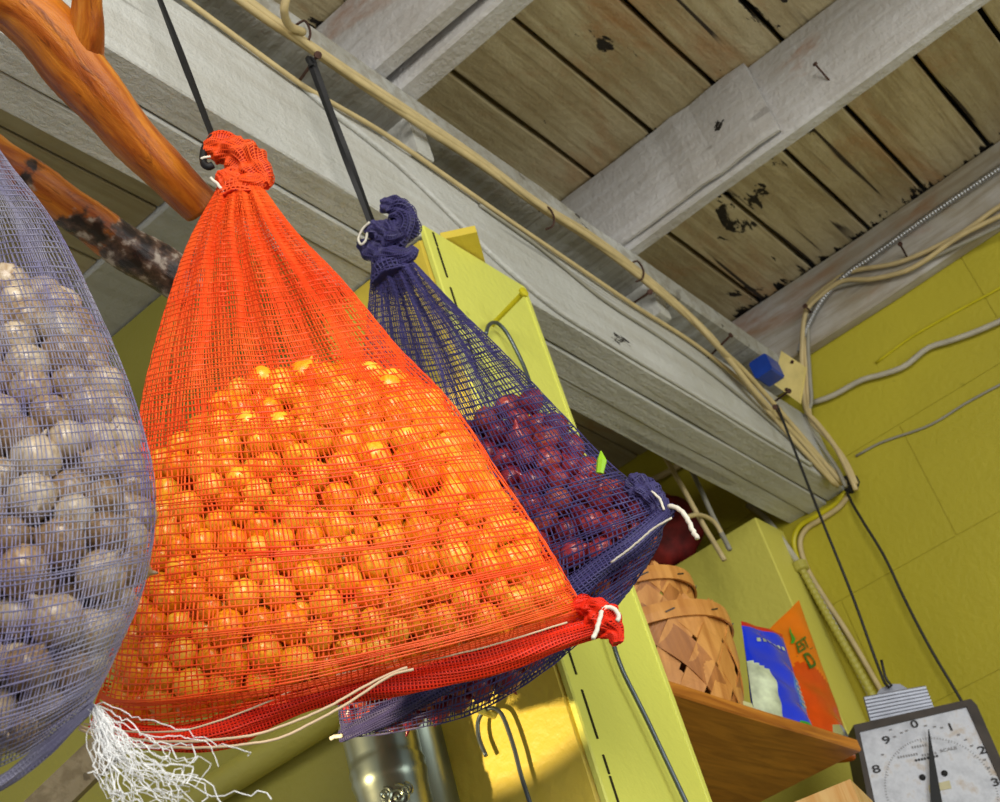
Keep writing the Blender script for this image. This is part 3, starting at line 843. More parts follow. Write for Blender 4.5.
obj('cord_end', mb, m_black, T1, 'black cord end tucked in the knot', smooth=True)

# ---- purple sack, hanging broadside to the post
m_netP = net_mat('purple_netting', srgb(72, 67, 118), srgb(52, 48, 92))
m_coreP = net_mat('purple_netting_folded', srgb(44, 40, 84), srgb(34, 30, 66), .5)
h2 = np.array([0.04, -1.0, 0]); K2 = pick(392, 240, 'x', 1.8)
rows2 = [(372, 266, 414, 262), (368, 312, 455, 305), (362, 376, 500, 349), (356, 444, 549, 400), (350, 514, 606, 460), (345, 582, 650, 498), (341, 650, 662, 530), (339, 706, 646, 566), (343, 736, 612, 612)]
sack2 = Sack(rows2, K2, h2, (500, 520), [(0, .02), (.12, .03), (.3, .05), (.42, .075), (.6, .105), (.8, .115), (.93, .08), (1, .02)],
             lambda u: .055 * np.sin(math.pi * np.clip(u, 0, 1)), .010, 8)
T2 = thing('mesh_sack', tuple(sack2.mid(np.array(.5), np.array(1.0))), 'dark purple net sack of small red onions hanging behind the orange sack', 'sack')
sack2.net(66, 82, .00098, 12, 2, T2, m_netP)
sc2 = 2.78 / F
k2 = lambda pts, off=0: kp(pts, off, K2, sack2)
net_tube(T2, 'knot', k2([(384, 206), (392, 207), (402, 214), (406, 226), (400, 238), (388, 244)], .01), np.array([6, 9, 11, 12, 12, 6]) * sc2, [m_netP, m_coreP], 20, 40, .0013, 'knotted purple netting at the sack top', seed=16, lump=.16, n=40, core=.93)
net_tube(T2, 'knot', k2([(372, 232), (384, 236), (398, 238), (406, 234)], .03), np.array([7, 11, 12, 6]) * sc2, [m_netP, m_coreP], 20, 34, .0013, seed=17, lump=.15, n=36, core=.93)
net_tube(T2, 'knot', k2([(362, 246), (376, 254), (394, 259), (410, 257), (416, 250)], .02), np.array([5, 10, 12, 10, 4]) * sc2, [m_netP, m_coreP], 20, 40, .0013, seed=18, lump=.12, n=36, core=.93)
net_tube(T2, 'neck', k2([(388, 250), (391, 264), (395, 282)]), np.array([15, 19, 23]) * sc2, [m_netP, m_coreP], 30, 12, .0013, seed=19, lump=.05, n=20, core=.88)
hem2 = [(668, 508), (650, 524), (625, 546), (598, 564), (570, 586), (530, 614), (480, 648), (430, 684), (385, 712), (344, 734)]
P = [q + sack2.n * o_ for q, o_ in zip(k2(hem2), (.02, .06, .09, .105, .12, .12, .12, .11, .07, .02))]
net_tube(T2, 'hem', P, np.array([6, 9, 11, 11, 11, 10, 10, 10, 9, 6]) * 2.2 / F, [m_netP, m_coreP], 26, 150, .0014, 'thick folded hem across the purple sack', seed=20, lump=.12, n=110, core=.93)
P = k2([(630, 482), (645, 494), (660, 508), (668, 514)], .03)
net_tube(T2, 'hem_corner', P, np.array([10, 13, 11, 6]) * 2.2 / F, [m_netP, m_coreP], 22, 30, .0014, seed=22, lump=.12, n=36, core=.93)
string(T2, [(666, 506), (674, 508), (682, 516), (688, 528), (694, 538)], .0055, m_white, 'frayed white drawstring end', K2, sack2, .04, 24)
string(T2, [(648, 492), (656, 500), (660, 510)], .0028, m_white, 'white stitching', K2, sack2, .055, 16)
string(T2, [(662, 518), (645, 528), (625, 545), (605, 560)], .0022, m_white, 'white stitching', K2, sack2, .125, 30)
string(T2, [(372, 228), (366, 234), (361, 244), (364, 250), (368, 246), (370, 238)], .0036, m_white, 'white string round the purple knot', K2, sack2, .055, 24)
string(T2, [(333, 735), (338, 733), (346, 732)], .005, m_white, 'white string end at the lower corner', K2, sack2, .04, 10)
m_on2 = onion_mat('red_onion_skin', [(0, srgb(74, 18, 30)), (.35, srgb(128, 34, 52)), (.65, srgb(168, 60, 66)), (.85, srgb(188, 104, 66)), (1, srgb(196, 130, 90))], .3)
meshes2 = [onion_mesh('red_onion', m_on2, k + 10, 1.05, .6) for k in range(6)]
fill2 = [(300, 460), (380, 450), (440, 438), (480, 428), (520, 402), (560, 404), (700, 404)]
X, r, cc = sack2.pack(fill2, .019, .0245, 400, 22, vhi=.97)
fill_sack('red_onion', sack2, X, r, cc, meshes2, 'small dark red onion packed behind the purple netting', 'onion', 'red onions in the purple sack', 230, m_on2, 'red onions packed deeper in the purple sack', 32)
m_green = plain('green_shoot', srgb(150, 200, 40), .4)
P = kp([(594, 476), (596, 464), (595, 455)], .135, K2, sack2)
mb = MB(); mb.tube(P, [.006, .008, .001], 7)
obj('green_shoot', mb, m_green, T2, 'bright green onion shoot poking out')
strap(T2, NAIL2, k2([(372, 224)], .02)[0], .0095, 'flat black strap holding up the purple sack')

# ---- grey sack close to the camera at left
m_netG = net_mat('lavender_netting', srgb(98, 92, 136), srgb(132, 130, 146), .5)
m_coreG = net_mat('lavender_netting_folded', srgb(110, 106, 150), srgb(130, 126, 156), .4)
K3 = pd(-70, 60, 1.72); h3 = np.array([.62, -.785, 0])
rows3 = [(-92, 62, -52, 58), (-150, 150, -2, 148), (-192, 230, 54, 224), (-224, 312, 98, 312), (-244, 400, 134, 400), (-254, 500, 154, 492), (-250, 590, 145, 576), (-240, 668, 116, 650), (-225, 745, 90, 706)]
sack3 = Sack(rows3, K3, h3, (-30, 480), [(0, .02), (.12, .035), (.3, .07), (.42, .1), (.6, .13), (.8, .14), (.93, .09), (1, .018)],
             lambda u: .05 * np.sin(math.pi * np.clip(u, 0, 1)), .008, 5)
T3 = thing('mesh_sack', tuple(sack3.mid(np.array(.5), np.array(1.0))), 'lavender-grey net sack of pale brown onions cut off at the left edge', 'sack')
sack3.net(96, 112, .00052, 13, 2, T3, m_netG)
k3 = lambda pts, off=0: kp(pts, off, K3, sack3)
net_tube(T3, 'knot', k3([(-90, 40), (-78, 34), (-64, 40), (-56, 52)], .01), np.array([8, 16, 16, 8]) * 1.7 / F, [m_netG, m_coreG], 20, 30, .0009, seed=26, lump=.15, n=36, core=.93)
net_tube(T3, 'neck', k3([(-72, 40), (-72, 60), (-73, 90)]), np.array([14, 20, 30]) * 1.7 / F, [m_netG, m_coreG], 30, 12, .0009, seed=27, lump=.05, n=20, core=.88)
hem3 = [(92, 703), (70, 722), (40, 748), (5, 775), (-40, 795), (-100, 800), (-160, 786), (-222, 750)]
net_tube(T3, 'hem', k3(hem3, .02), np.array([3, 5, 6, 7, 7, 7, 6, 4]) * 1.35 / F, [m_netG, m_coreG], 24, 110, .0009, 'folded hem of the grey sack', seed=28, lump=.15, n=90, core=.9)
m_on3 = onion_mat('pale_brown_onion_skin', [(0, srgb(92, 66, 44)), (.4, srgb(150, 122, 92)), (.75, srgb(198, 182, 158)), (1, srgb(190, 140, 80))], .3)
meshes3 = [onion_mesh('pale_onion', m_on3, k + 20, .95, .4) for k in range(5)]
fill3 = [(-400, 330), (-200, 300), (0, 288), (55, 304), (95, 338), (130, 395), (200, 430)]
X, r, cc = sack3.pack(fill3, .0185, .0245, 520, 23)
fill_sack('pale_onion', sack3, X, r, cc, meshes3, 'small pale brown onion behind the lavender-grey netting', 'onion', 'pale onions in the grey sack', 260, m_on3, 'pale onions packed deeper in the grey sack', 33)
# frayed threads from its corner
mb = MB(); g = np.random.default_rng(5)
c0 = k3([(92, 703)], .02)[0]
for k in range(48):
    e = (g.uniform(112, 226), g.uniform(752, 806))
    mpt = (92 + (e[0] - 92) * .35 + g.normal(0, 8), 703 + (e[1] - 703) * .65 + g.normal(0, 8))
    m2 = (92 + (e[0] - 92) * .75 + g.normal(0, 10), 703 + (e[1] - 703) * .95 + g.normal(0, 8))
    e2 = (e[0] + g.normal(0, 9), e[1] + g.uniform(4, 24))
    P = smooth_path([c0] + k3([mpt, m2, e, e2], .02 + g.normal(0, .012)), 26)
    P[1:] += np.cumsum(g.normal(0, .0022, (25, 3)), axis=0)
    mb.tube(P, g.uniform(.00035, .0007), 4, cap=False)
for k in range(14):
    e = (g.uniform(98, 135), g.uniform(740, 800))
    P = smooth_path([c0] + k3([(98 + g.normal(0, 4), 722), (106 + g.normal(0, 5), 748), e], .02 + g.normal(0, .008)), 20)
    mb.tube(P, g.uniform(.0005, .0009), 4, cap=False)
obj('frayed_threads', mb, plain('frayed_white', srgb(232, 232, 232), .7), T3, 'frayed white threads hanging from the corner')
top3 = K3 + np.array([.02, .02, 0]); top3 = np.array([K3[0] + .0, K3[1] + .03, 2.535])
strap(T3, top3, k3([(-72, 36)], .0)[0], .007, 'black cord above the grey sack, outside the left edge')
# far end of that cord is nailed to the joist above it

# ------------------------------------------------------------------ branches
def branch(name, pts, radpx, mat, lab, lump=.06, seed=0, stub=None, cat='branch', n=90):
    P = smooth_path([pd(*q) for q in pts], n)
    dep = np.array([q[2] for q in pts]); rr = np.array(radpx) * dep / F
    r = np.interp(np.linspace(0, 1, n), np.linspace(0, 1, len(rr)), rr)
    g = np.random.default_rng(seed)
    m = 28; T = np.gradient(P, axis=0); T /= np.linalg.norm(T, axis=1, keepdims=True)
    a0 = np.array([.2, .1, 1.0]); N = a0 - T * (T @ a0)[:, None]; N /= np.linalg.norm(N, axis=1, keepdims=True); B = np.cross(T, N)
    I, A = np.meshgrid(np.arange(n), np.linspace(0, 2 * math.pi, m, endpoint=False), indexing='ij')
    ph = g.uniform(0, 6, 4)
    k = 1 + lump * (np.sin(2 * A + I * .06 + ph[0]) + .6 * np.sin(3 * A - I * .11 + ph[1]) + .5 * np.sin(I * .35 + A + ph[2])) + g.normal(0, lump * .12, A.shape)
    Q = P[I] + (N[I] * np.cos(A)[..., None] + B[I] * np.sin(A)[..., None]) * (r[I] * k)[..., None]
    fs = []
    for i in range(n - 1):
        for j in range(m):
            fs.append((i * m + j, i * m + (j + 1) % m, (i + 1) * m + (j + 1) % m, (i + 1) * m + j))
    fs.append(tuple(range(m))[::-1]); fs.append(tuple((n - 1) * m + j for j in range(m)))
    mb = MB(); mb.add(Q.reshape(-1, 3), fs)
    Lg = np.r_[0, np.cumsum(np.linalg.norm(np.diff(P, axis=0), axis=1))]
    buv = [np.stack([np.cos(A) * r[I], np.sin(A) * r[I], Lg[I]], -1).reshape(-1, 3)]
    if stub is not None:
        SP = smooth_path([pd(*q[:3]) for q in stub], 30); SR = np.interp(np.linspace(0, 1, 30), np.linspace(0, 1, len(stub)), [q[3] * q[2] / F for q in stub])
        mb.tube(SP, SR, 20)
        A3 = np.tile(np.linspace(0, 2 * math.pi, 20, endpoint=False), 30); I3 = np.repeat(np.arange(30), 20)
        buv.append(np.stack([np.cos(A3) * SR[I3], np.sin(A3) * SR[I3], 3 + I3 * .01], -1))
    o = obj(name, mb, mat, None, lab, cat, smooth=True)
    at_ = o.data.attributes.new('grain', 'FLOAT_VECTOR', 'POINT'); at_.data.foreach_set('vector', np.concatenate(buv).astype(np.float32).ravel())
    return o
def branch_mat(name, bark):
    n = NT(name)
    at_ = n.node('ShaderNodeAttribute', attribute_name='grain')
    def gc(a, b):
        mp = n.node('ShaderNodeMapping'); mp.inputs['Scale'].default_value = (a, a, b); n.link(at_.outputs['Vector'], mp.inputs['Vector']); return mp.outputs[0]
    f = n.noise(1.0, 6, gc(34, 4), .6, .5)
    col = n.ramp(f, [(.28, srgb(96, 38, 12)), (.45, srgb(158, 78, 18)), (.58, srgb(198, 116, 32)), (.78, srgb(228, 160, 62))])
    st = n.noise(1.0, 7, gc(60, 14), .7, .8)
    col = n.mix(n.ramp(st, [(.56, BLK), (.66, (.7, .7, .7, 1))]), col, srgb(92, 38, 12))
    if bark:
        gr = n.node('ShaderNodeSeparateXYZ'); n.link(n.tc.outputs['Object'], gr.inputs[0])
        b2 = n.noise(22, 5, n.coords()); 
        a = n.node('ShaderNodeMath', operation='MULTIPLY_ADD'); n.link(b2, a.inputs[0]); a.inputs[1].default_value = .5
        pr = n.node('ShaderNodeVectorMath', operation='DOT_PRODUCT'); n.link(n.tc.outputs['Object'], pr.inputs[0]); pr.inputs[1].default_value = bark[0]
        n.link(pr.outputs['Value'], a.inputs[2])
        mask = n.ramp(a.outputs[0], [(bark[1], BLK), (bark[1] + .03, WHT)])
        sp_ = n.noise(60, 5, n.coords())
        bk = n.ramp(sp_, [(.42, srgb(40, 28, 24)), (.55, srgb(96, 72, 58)), (.66, srgb(190, 176, 160))])
        col = n.mix(mask, col, bk)
    n.bump(st, .4, .004)
    return n.done(col, .3, 0, .5)
m_br = branch_mat('polished_branch_wood', None)
branch('hanging_branch', [(-120, -75, 2.02), (-40, -28, 2.05), (20, 5, 2.09), (70, 62, 2.13), (120, 122, 2.18), (160, 166, 2.23), (200, 206, 2.28)],
       [44, 40, 33, 32, 25, 22, 20], m_br, 'thick smooth orange-brown forked branch ending at the orange sack knot', .05, 2,
       stub=[(80, 62, 2.14, 24), (86, 30, 2.11, 19), (87, 5, 2.09, 15), (88, -25, 2.07, 14), (90, -60, 2.05, 12)])
m_br2 = branch_mat('half_barked_branch_wood', ((.707, .2, -.45), .22))
branch('hanging_branch', [(-120, 80, 2.25), (-40, 132, 2.3), (20, 172, 2.34), (70, 207, 2.38), (110, 236, 2.42), (150, 262, 2.46), (196, 290, 2.5)],
       [22, 22, 21, 21, 21, 22, 20], m_br2, 'lower branch with peeling dark bark, between the grey and orange sacks', .08, 3)

# ------------------------------------------------------------------ baskets
def basket(name, c, r0, r1, H, rim_h, lab, mat, mat_dark, nsp=14, nrow=5, handle=False, seed=0, label_rim=None):
    """tapered round basket of wide splints: crossing spiral splints, woven over and under, wooden rim hoop"""
    t = thing(name, c, lab, 'basket')
    c = np.array(c, float); mb = MB()
    g = np.random.default_rng(seed)
    def pr(a, z, off):
        s_ = z / H; r = r0 + (r1 - r0) * (1 - (1 - s_) ** 1.6) ** .8 + off
        return c + np.stack([r * np.cos(a), r * np.sin(a), z], -1)
    n = 40; w = math.pi * (r1 + r0) / nsp * .41
    for dirn in (1, -1):
        for k in range(nsp):
            a0 = 2 * math.pi * k / nsp
            z = np.linspace(.0, H, n); a = a0 + dirn * z / H * 1.15
            off = .0045 * np.sin((a * nsp / 2 + dirn * 1.2)) * dirn
            P = pr(a, z, off); d = np.gradient(P, axis=0); d /= np.linalg.norm(d, axis=1, keepdims=True)
            nr = np.stack([np.cos(a), np.sin(a), a * 0 - .2], -1); nr /= np.linalg.norm(nr, axis=1, keepdims=True)
            B = np.cross(d, nr); B /= np.linalg.norm(B, axis=1, keepdims=True)
            ww = (w * (.72 + .28 * z / H))[:, None]; th = .0018
            V = np.stack([P - B * ww + nr * th, P + B * ww + nr * th, P + B * ww - nr * th, P - B * ww - nr * th], 1)
            fs = []
            for i in range(n - 1):
                for j in range(4):
                    fs.append((i * 4 + j, i * 4 + (j + 1) % 4, (i + 1) * 4 + (j + 1) % 4, (i + 1) * 4 + j))
            fs.append((0, 1, 2, 3)); fs.append(tuple((n - 1) * 4 + j for j in range(4)))
            mb.add(V.reshape(-1, 3), fs, int(g.random() < .4))
    mb.lathe([(0.001, .004), (r0 * 1.0, .004), (r0 * 1.02, -.0), (0.001, -.0)], 24, c, closed=True)
    obj('woven_body', mb, [mat, mat_dark], t)
    mb = MB()
    for (rr, z0, z1, th) in ((r1 + .010, H - rim_h, H + .006, .005), (r1 - .008, H - rim_h * .8, H + .012, .005)):
        mb.lathe([(rr - th / 2, z0), (rr + th / 2, z0), (rr + th / 2 + .001, (z0 + z1) / 2), (rr + th / 2, z1), (rr - th / 2, z1), (rr - th / 2, z0)], 48, c, closed=True)
    hoop = obj('rim_hoop', mb, mat, t)
    mb = MB()
    for k in range(10):
        a = 2 * math.pi * k / 10 + .2; q = c + np.array([(r1 + .0145) * math.cos(a), (r1 + .0145) * math.sin(a), H - rim_h * .5])
        tg = np.array([-math.sin(a), math.cos(a), .25]) * .012
        mb.tube([q - tg, q, q + tg], .0018, 5)
    obj('rim_staple', mb, m_blackwire, hoop)
    if handle:
        mb = MB(); a = np.linspace(0, math.pi, 30); d = np.array([.8, -.6, 0])
        P = c + d * (np.cos(a) * (r1 + .01))[:, None] + np.array([0.1, .1, 1.0]) * (np.sin(a) * r1 * .55)[:, None] + np.array([0, 0, H - .01])
        mb.tube(P, .0022, 6); obj('wire_handle', mb, m_blackwire, t)
    return t
m_spl = wood('basket_splint', srgb(176, 112, 46), srgb(214, 152, 78), 2, .5, 4)
m_spl2 = wood('basket_splint_dark', srgb(140, 84, 34), srgb(184, 120, 58), 2, .5, 4)
def at_xy(u, v, z): return pick(u, v, 'z', z)
bz = 1.054
bc = (2.86, 1.41, bz)
basket('splint_basket', bc, .135, .19, .265, .035, 'large woven splint basket standing on the shelf beside the post', m_spl, m_spl2, 12, seed=1)
basket('splint_basket', (2.85, 1.42, bz + .19), .10, .155, .19, .03, 'smaller splint basket with wire handle nested in the large one', m_spl, m_spl2, 12, seed=2, handle=True)

# ------------------------------------------------------------------ seed pouches on the shelf
def pouch(name, corners, depth, mats, lab, cat='bag', n=44, split=None, fn=None):
    """standing foil pouch: corners = bottom-left, bottom-right, top-right, top-left (u,v) on its own vertical plane"""
    P0, m = corners['P0'], corners['m']
    bl, br, tr, tl = [pplane(u, v, P0, m) for u, v in corners['px']]
    bl = bl + (bl - tl) * (bl[2] - bz - .001) / (tl[2] - bl[2]); br = br + (br - tr) * (br[2] - bz - .001) / (tr[2] - br[2])
    nrm = m / np.linalg.norm(m)
    if nrm @ (-P0) < 0: nrm = -nrm
    V = []; fs = []; mi = []
    for side in (1, -1):
        for i in range(n + 1):
            for j in range(n + 1):
                s_, t = i / n, j / n
                p_ = (bl * (1 - s_) + br * s_) * (1 - t) + (tl * (1 - s_) + tr * s_) * t
                th = depth * (math.sin(math.pi * s_) ** .6) * (1 - t) ** .6 * (1 if t > 0.001 else 1)
                wr = .004 * math.sin(9 * s_ + 14 * t) * math.sin(math.pi * s_) + .003 * math.sin(31 * t + 5 * s_) * math.sin(math.pi * s_)
                V.append(p_ + nrm * (side * th + wr))
    k = (n + 1) ** 2
    for sd in (0, 1):
        for i in range(n):
            for j in range(n):
                a = sd * k + i * (n + 1) + j
                q = (a, a + n + 1, a + n + 2, a + 1)
                fs.append(q if sd == 0 else q[::-1]); mi.append(fn((i + .5) / n, (j + .5) / n) if (fn and sd == 0) else 0)
    for i in range(n):   # close the bottom
        fs.append((i * (n + 1), k + i * (n + 1), k + (i + 1) * (n + 1), (i + 1) * (n + 1))); mi.append(0)
    mb = MB(); mb.add(V, fs); mb.mi = mi
    t_ = thing(name, tuple((bl + br) / 2), lab, cat)
    o = obj('pouch', mb, mats, t_, smooth=True)
    def surf(s_, t, e=.002):
        p_ = (bl * (1 - s_) + br * s_) * (1 - t) + (tl * (1 - s_) + tr * s_) * t
        th = depth * (max(math.sin(math.pi * s_), 0) ** .6) * (1 - t) ** .6
        wr = .004 * math.sin(9 * s_ + 14 * t) * math.sin(math.pi * s_) + .003 * math.sin(31 * t + 5 * s_) * math.sin(math.pi * s_)
        return p_ + nrm * (th + wr + e)
    return t_, surf, nrm

def text_mesh(txt):
    cu = bpy.data.curves.new('lettering', 'FONT'); cu.body = txt; cu.size = 1.0; cu.align_x = 'CENTER'; cu.align_y = 'CENTER'; cu.extrude = 0.0; cu.resolution_u = 3; cu.offset = .018
    o = bpy.data.objects.new('lettering', cu); C.objects.link(o)
    bpy.context.view_layer.update()
    me = bpy.data.meshes.new_from_object(o.evaluated_get(bpy.context.evaluated_depsgraph_get()))
    V = np.array([v.co[:] for v in me.vertices]); fs = [tuple(p_.vertices) for p_ in me.polygons]
    bpy.data.objects.remove(o); bpy.data.curves.remove(cu); bpy.data.meshes.remove(me)
    return V, fs
def lettering(mb, txt, mapping, size, wide=1.0, cx=0, cy=0, rot=0.0, mi=0):
    V, fs = text_mesh(txt); V = V[:, :2] * size * np.array([wide, 1]); c, s_ = math.cos(rot), math.sin(rot)
    V = np.stack([V[:, 0] * c - V[:, 1] * s_ + cx, V[:, 0] * s_ + V[:, 1] * c + cy], 1)
    mb.add([mapping(a, b) for a, b in V], fs, mi)

m_blue = plain('blue_foil', srgb(18, 52, 214), .18, .0, var=.15, sc=12)
m_ltblue = plain('light_blue_print', srgb(70, 130, 226), .2)
m_orangefoil = plain('orange_foil', srgb(232, 116, 18), .22, var=.15, sc=8)
m_redfoil = plain('red_orange_foil', srgb(206, 66, 12), .22)
m_silver = plain('silver_foil', srgb(214, 220, 222), .15, .9)
m_teal = plain('teal_foil', srgb(20, 110, 90), .2)
m_greenp = plain('green_print', srgb(40, 150, 40), .3)
m_photo = plain('pale_print', srgb(190, 200, 170), .3, var=.5, sc=26)
m_red = plain('red_print', srgb(196, 30, 30), .3)
m_dkgreen = plain('dark_green_print', srgb(50, 96, 30), .4)
hb = np.array([1.0, -.04, 0]); hb /= np.linalg.norm(hb); mbn = np.array([-hb[1], hb[0], 0])
P0 = np.array([3.0, 1.28, bz])
def blue_fn(s, t):
    if t > .96: return 2
    if t < .10 and s > .55: return 4
    if s < .3 and t < .62 - s * .3: return 3
    if s > .72 and t < .62: return 1
    return 0
corners = dict(P0=P0, m=mbn, px=[(754, 712), (808, 724), (782, 634), (741, 621)])
tb, sb, nb = pouch('seed_pouch', corners, .045, [m_blue, m_ltblue, m_red, m_photo, m_greenp], 'shiny blue pouch with pale picture standing between basket and orange pouch', fn=blue_fn)
mb = MB()
for k in range(6):   # illegible printed lines
    mb.add([sb(.76, .5 - k * .045), sb(.94, .5 - k * .045), sb(.94, .52 - k * .045), sb(.76, .52 - k * .045)], [(0, 1, 2, 3)])
for k in range(7):
    a, b = .18 + k * .1, .24 + k * .1
    mb.add([sb(a, .8), sb(b, .8), sb(b, .835), sb(a, .835)], [(0, 1, 2, 3)])
obj('print_lines', mb, m_photo, tb)
P1 = np.array([3.17, 1.30, bz])
def or_fn(s, t):
    if t < .16 and s > .45: return 2 if t > .07 else 3
    if t < .55 + .1 * math.sin(5 * s): return 1
    return 0
corners = dict(P0=P1, m=mbn, px=[(796, 728), (852, 742), (794, 600), (765, 632)])
corners['px'] = [(796, 724), (846, 738), (799, 600), (764, 634)]
to, so, no_ = pouch('seed_pouch', corners, .04, [m_orangefoil, m_redfoil, m_silver, m_teal], 'tall glossy orange pouch with green lettering at the right end of the shelf', fn=or_fn)
mb = MB()
lettering(mb, 'EST', lambda a, b: so(a, b, .004), .11, 2.1, .56, .74)
lettering(mb, 'D', lambda a, b: so(a, b, .004), .16, 1.8, .56, .62)
mb.add([so(.36, .69), so(.84, .69), so(.84, .694), so(.36, .694)], [(0, 1, 2, 3)])
obj('lettering', mb, m_dkgreen, to)
mb = MB()
lf = [(.30, .80), (.36, .825), (.46, .87), (.52, .91), (.50, .86), (.44, .81), (.36, .79)]
mb.add([so(a, b, .004) for a, b in lf], [tuple(range(7))])
obj('leaf_emblem', mb, m_greenp, to)
# small carton low between basket and blue pouch
mb = MB(); q = pick(741, 700, 'y', 1.26)
mb.box(q[0] - .05, q[0] + .05, 1.26, 1.33, bz, bz + .06, ch=.003)
obj('small_carton', mb, plain('pale_carton', srgb(206, 204, 150), .6), None, 'small pale carton low on the shelf between basket and blue pouch', 'box')

# ------------------------------------------------------------------ things on top of the cupboard end
m_redsack = plain('dark_red_netting', srgb(120, 26, 22), .7, var=.5, sc=40)
mb = MB()
g = np.random.default_rng(3); cs = np.array([4.06, 1.86, 2.045])
n1, n2 = 22, 28; V = []
for i in range(n1 + 1):
    th = math.pi * i / n1
    for j in range(n2):
        a = 2 * math.pi * j / n2
        r = 1 + .06 * math.sin(5 * a + 3 * th) + .05 * math.sin(9 * th + 2 * a)
        V.append(cs + np.array([(.12 * r * math.sin(th) * math.cos(a)), .20 * r * math.sin(th) * math.sin(a), .15 + .15 * r * -math.cos(th)]))
fs = [(i * n2 + j, i * n2 + (j + 1) % n2, (i + 1) * n2 + (j + 1) % n2, (i + 1) * n2 + j) for i in range(n1) for j in range(n2)]
mb.add(V, fs)
t = obj('stored_sack', mb, m_redsack, None, 'dark red sack in the shadow on top of the cupboard end', 'sack', smooth=True)
for k, (a, b, mt, lab) in enumerate([((684, 490), (722, 556), m_cable, 'leaning tan cane on the cupboard top in front of the dark red sack'),
                  ((700, 488), (728, 546), m_cable2, 'leaning grey cane on the cupboard top'),]):
    pa = pick(*a, 'y', 1.50); pb_ = pick(*b, 'y', 1.46)
    mb = MB(); mb.tube(smooth_path([pa + (pa - pb_) * .6, pa, (pa + pb_) / 2 + .004, pb_, pb_ + (pb_ - pa) * .06], 20), .008, 7)
    obj('cane', mb, mt, None, lab, 'cane', smooth=True)
P = [pick(u, v, 'y', 1.47) for u, v in [(686, 517), (700, 515), (714, 522), (724, 538), (728, 548)]]
cable('bent_cane', P, .007, m_cable, 'bent tan cane across the leaning canes', 'cane', 24)
# olive tub behind the baskets, and a batten on the far wall
mb = MB(); c = np.array([3.28, 1.9, 1.2])
mb.lathe([(.17, 0), (.2, .01), (.235, .42), (.25, .425), (.25, .45), (.225, .45), (.2, .03), (.001, .03)], 40, (3.12, 1.50, 1.054), closed=True)
m_olive = plain('olive_enamel', srgb(150, 140, 40), .35)
mb = MB(); mb.lathe([(.001, 0), (.10, 0), (.11, .01), (.17, .60), (.185, .605), (.185, .64), (.16, .645), (.10, .02), (.001, .02)], 40, (3.14, 1.72, 1.054), closed=True)
obj('storage_tub', mb, m_olive, None, 'olive yellow round tub behind the baskets', 'tub', smooth=True)
cable('wall_cane', px_path([(612, 498), (640, 486), (672, 470), (700, 452)], 'x', WX - .02), .012, m_cable, 'tan batten on the far wall seen under the girder', 'batten', 20)

# ------------------------------------------------------------------ dial scale
hs = np.array([.64, -.768, 0]); ms = np.array([.768, .64, 0]); PS = np.array([3.78, 1.02, 1.1])
tilt = np.array([0, 0, 0])
sp_ = lambda u, v, off=0.0: pplane(u, v, PS, ms) - ms * off
nm = -ms
ts = thing('hanging_scale', tuple(sp_(930, 860)), 'old white dial scale with a black needle, hanging by a wire at bottom right', 'scale')
face = [(857, 731), (966, 708), (1022, 830), (886, 870)]
def slab(mb, px, f0, f1, mi=0):
    a = [sp_(u, v, f0) for u, v in px]; b = [sp_(u, v, f1) for u, v in px]
    n = len(px); mb.add(a + b, [tuple(range(n)), tuple(range(n, 2 * n))[::-1]] + [(i, i + n, (i + 1) % n + n, (i + 1) % n) for i in range(n)], mi)
n = NT('scale_enamel')
f1_ = n.noise(7, 6, n.coords(), .65, .4); f2_ = n.noise(24, 5, n.coords(), .7)
a_ = n.node('ShaderNodeMath', operation='MULTIPLY'); n.link(f1_, a_.inputs[0]); n.link(f2_, a_.inputs[1])
m_face = n.done(n.ramp(a_.outputs[0], [(.16, srgb(168, 170, 178)), (.27, srgb(196, 198, 206)), (.36, srgb(178, 164, 150)), (.45, srgb(140, 112, 90))]), .35, 0, .5)
m_ink = plain('worn_black_ink', srgb(44, 42, 44), .6)
m_faint = plain('faded_ink', srgb(124, 122, 124), .6)
m_case = plain('dark_case_enamel', srgb(58, 50, 44), .45, .2, var=.3)
mb = MB(); slab(mb, [(853, 726), (970, 700), (976, 706), (1032, 832), (884, 880)], -.10, 0)
obj('case', mb, m_case, ts)
mb = MB(); slab(mb, [(853, 726), (859, 733), (890, 875), (882, 878)], 0, .008); slab(mb, [(853, 726), (970, 700), (966, 708), (859, 733)], 0, .008); slab(mb, [(970, 700), (976, 706), (1032, 832), (1022, 832), (966, 708)], 0, .008)
obj('bezel', mb, m_case, ts)
mb = MB(); slab(mb, face, 0, .003); obj('dial_face', mb, m_face, ts, 'worn white enamel dial')
E1 = .005
cxy = np.array(sp_(941, 792, E1)); uh = hs; uz = np.array([0, 0, 1.0])
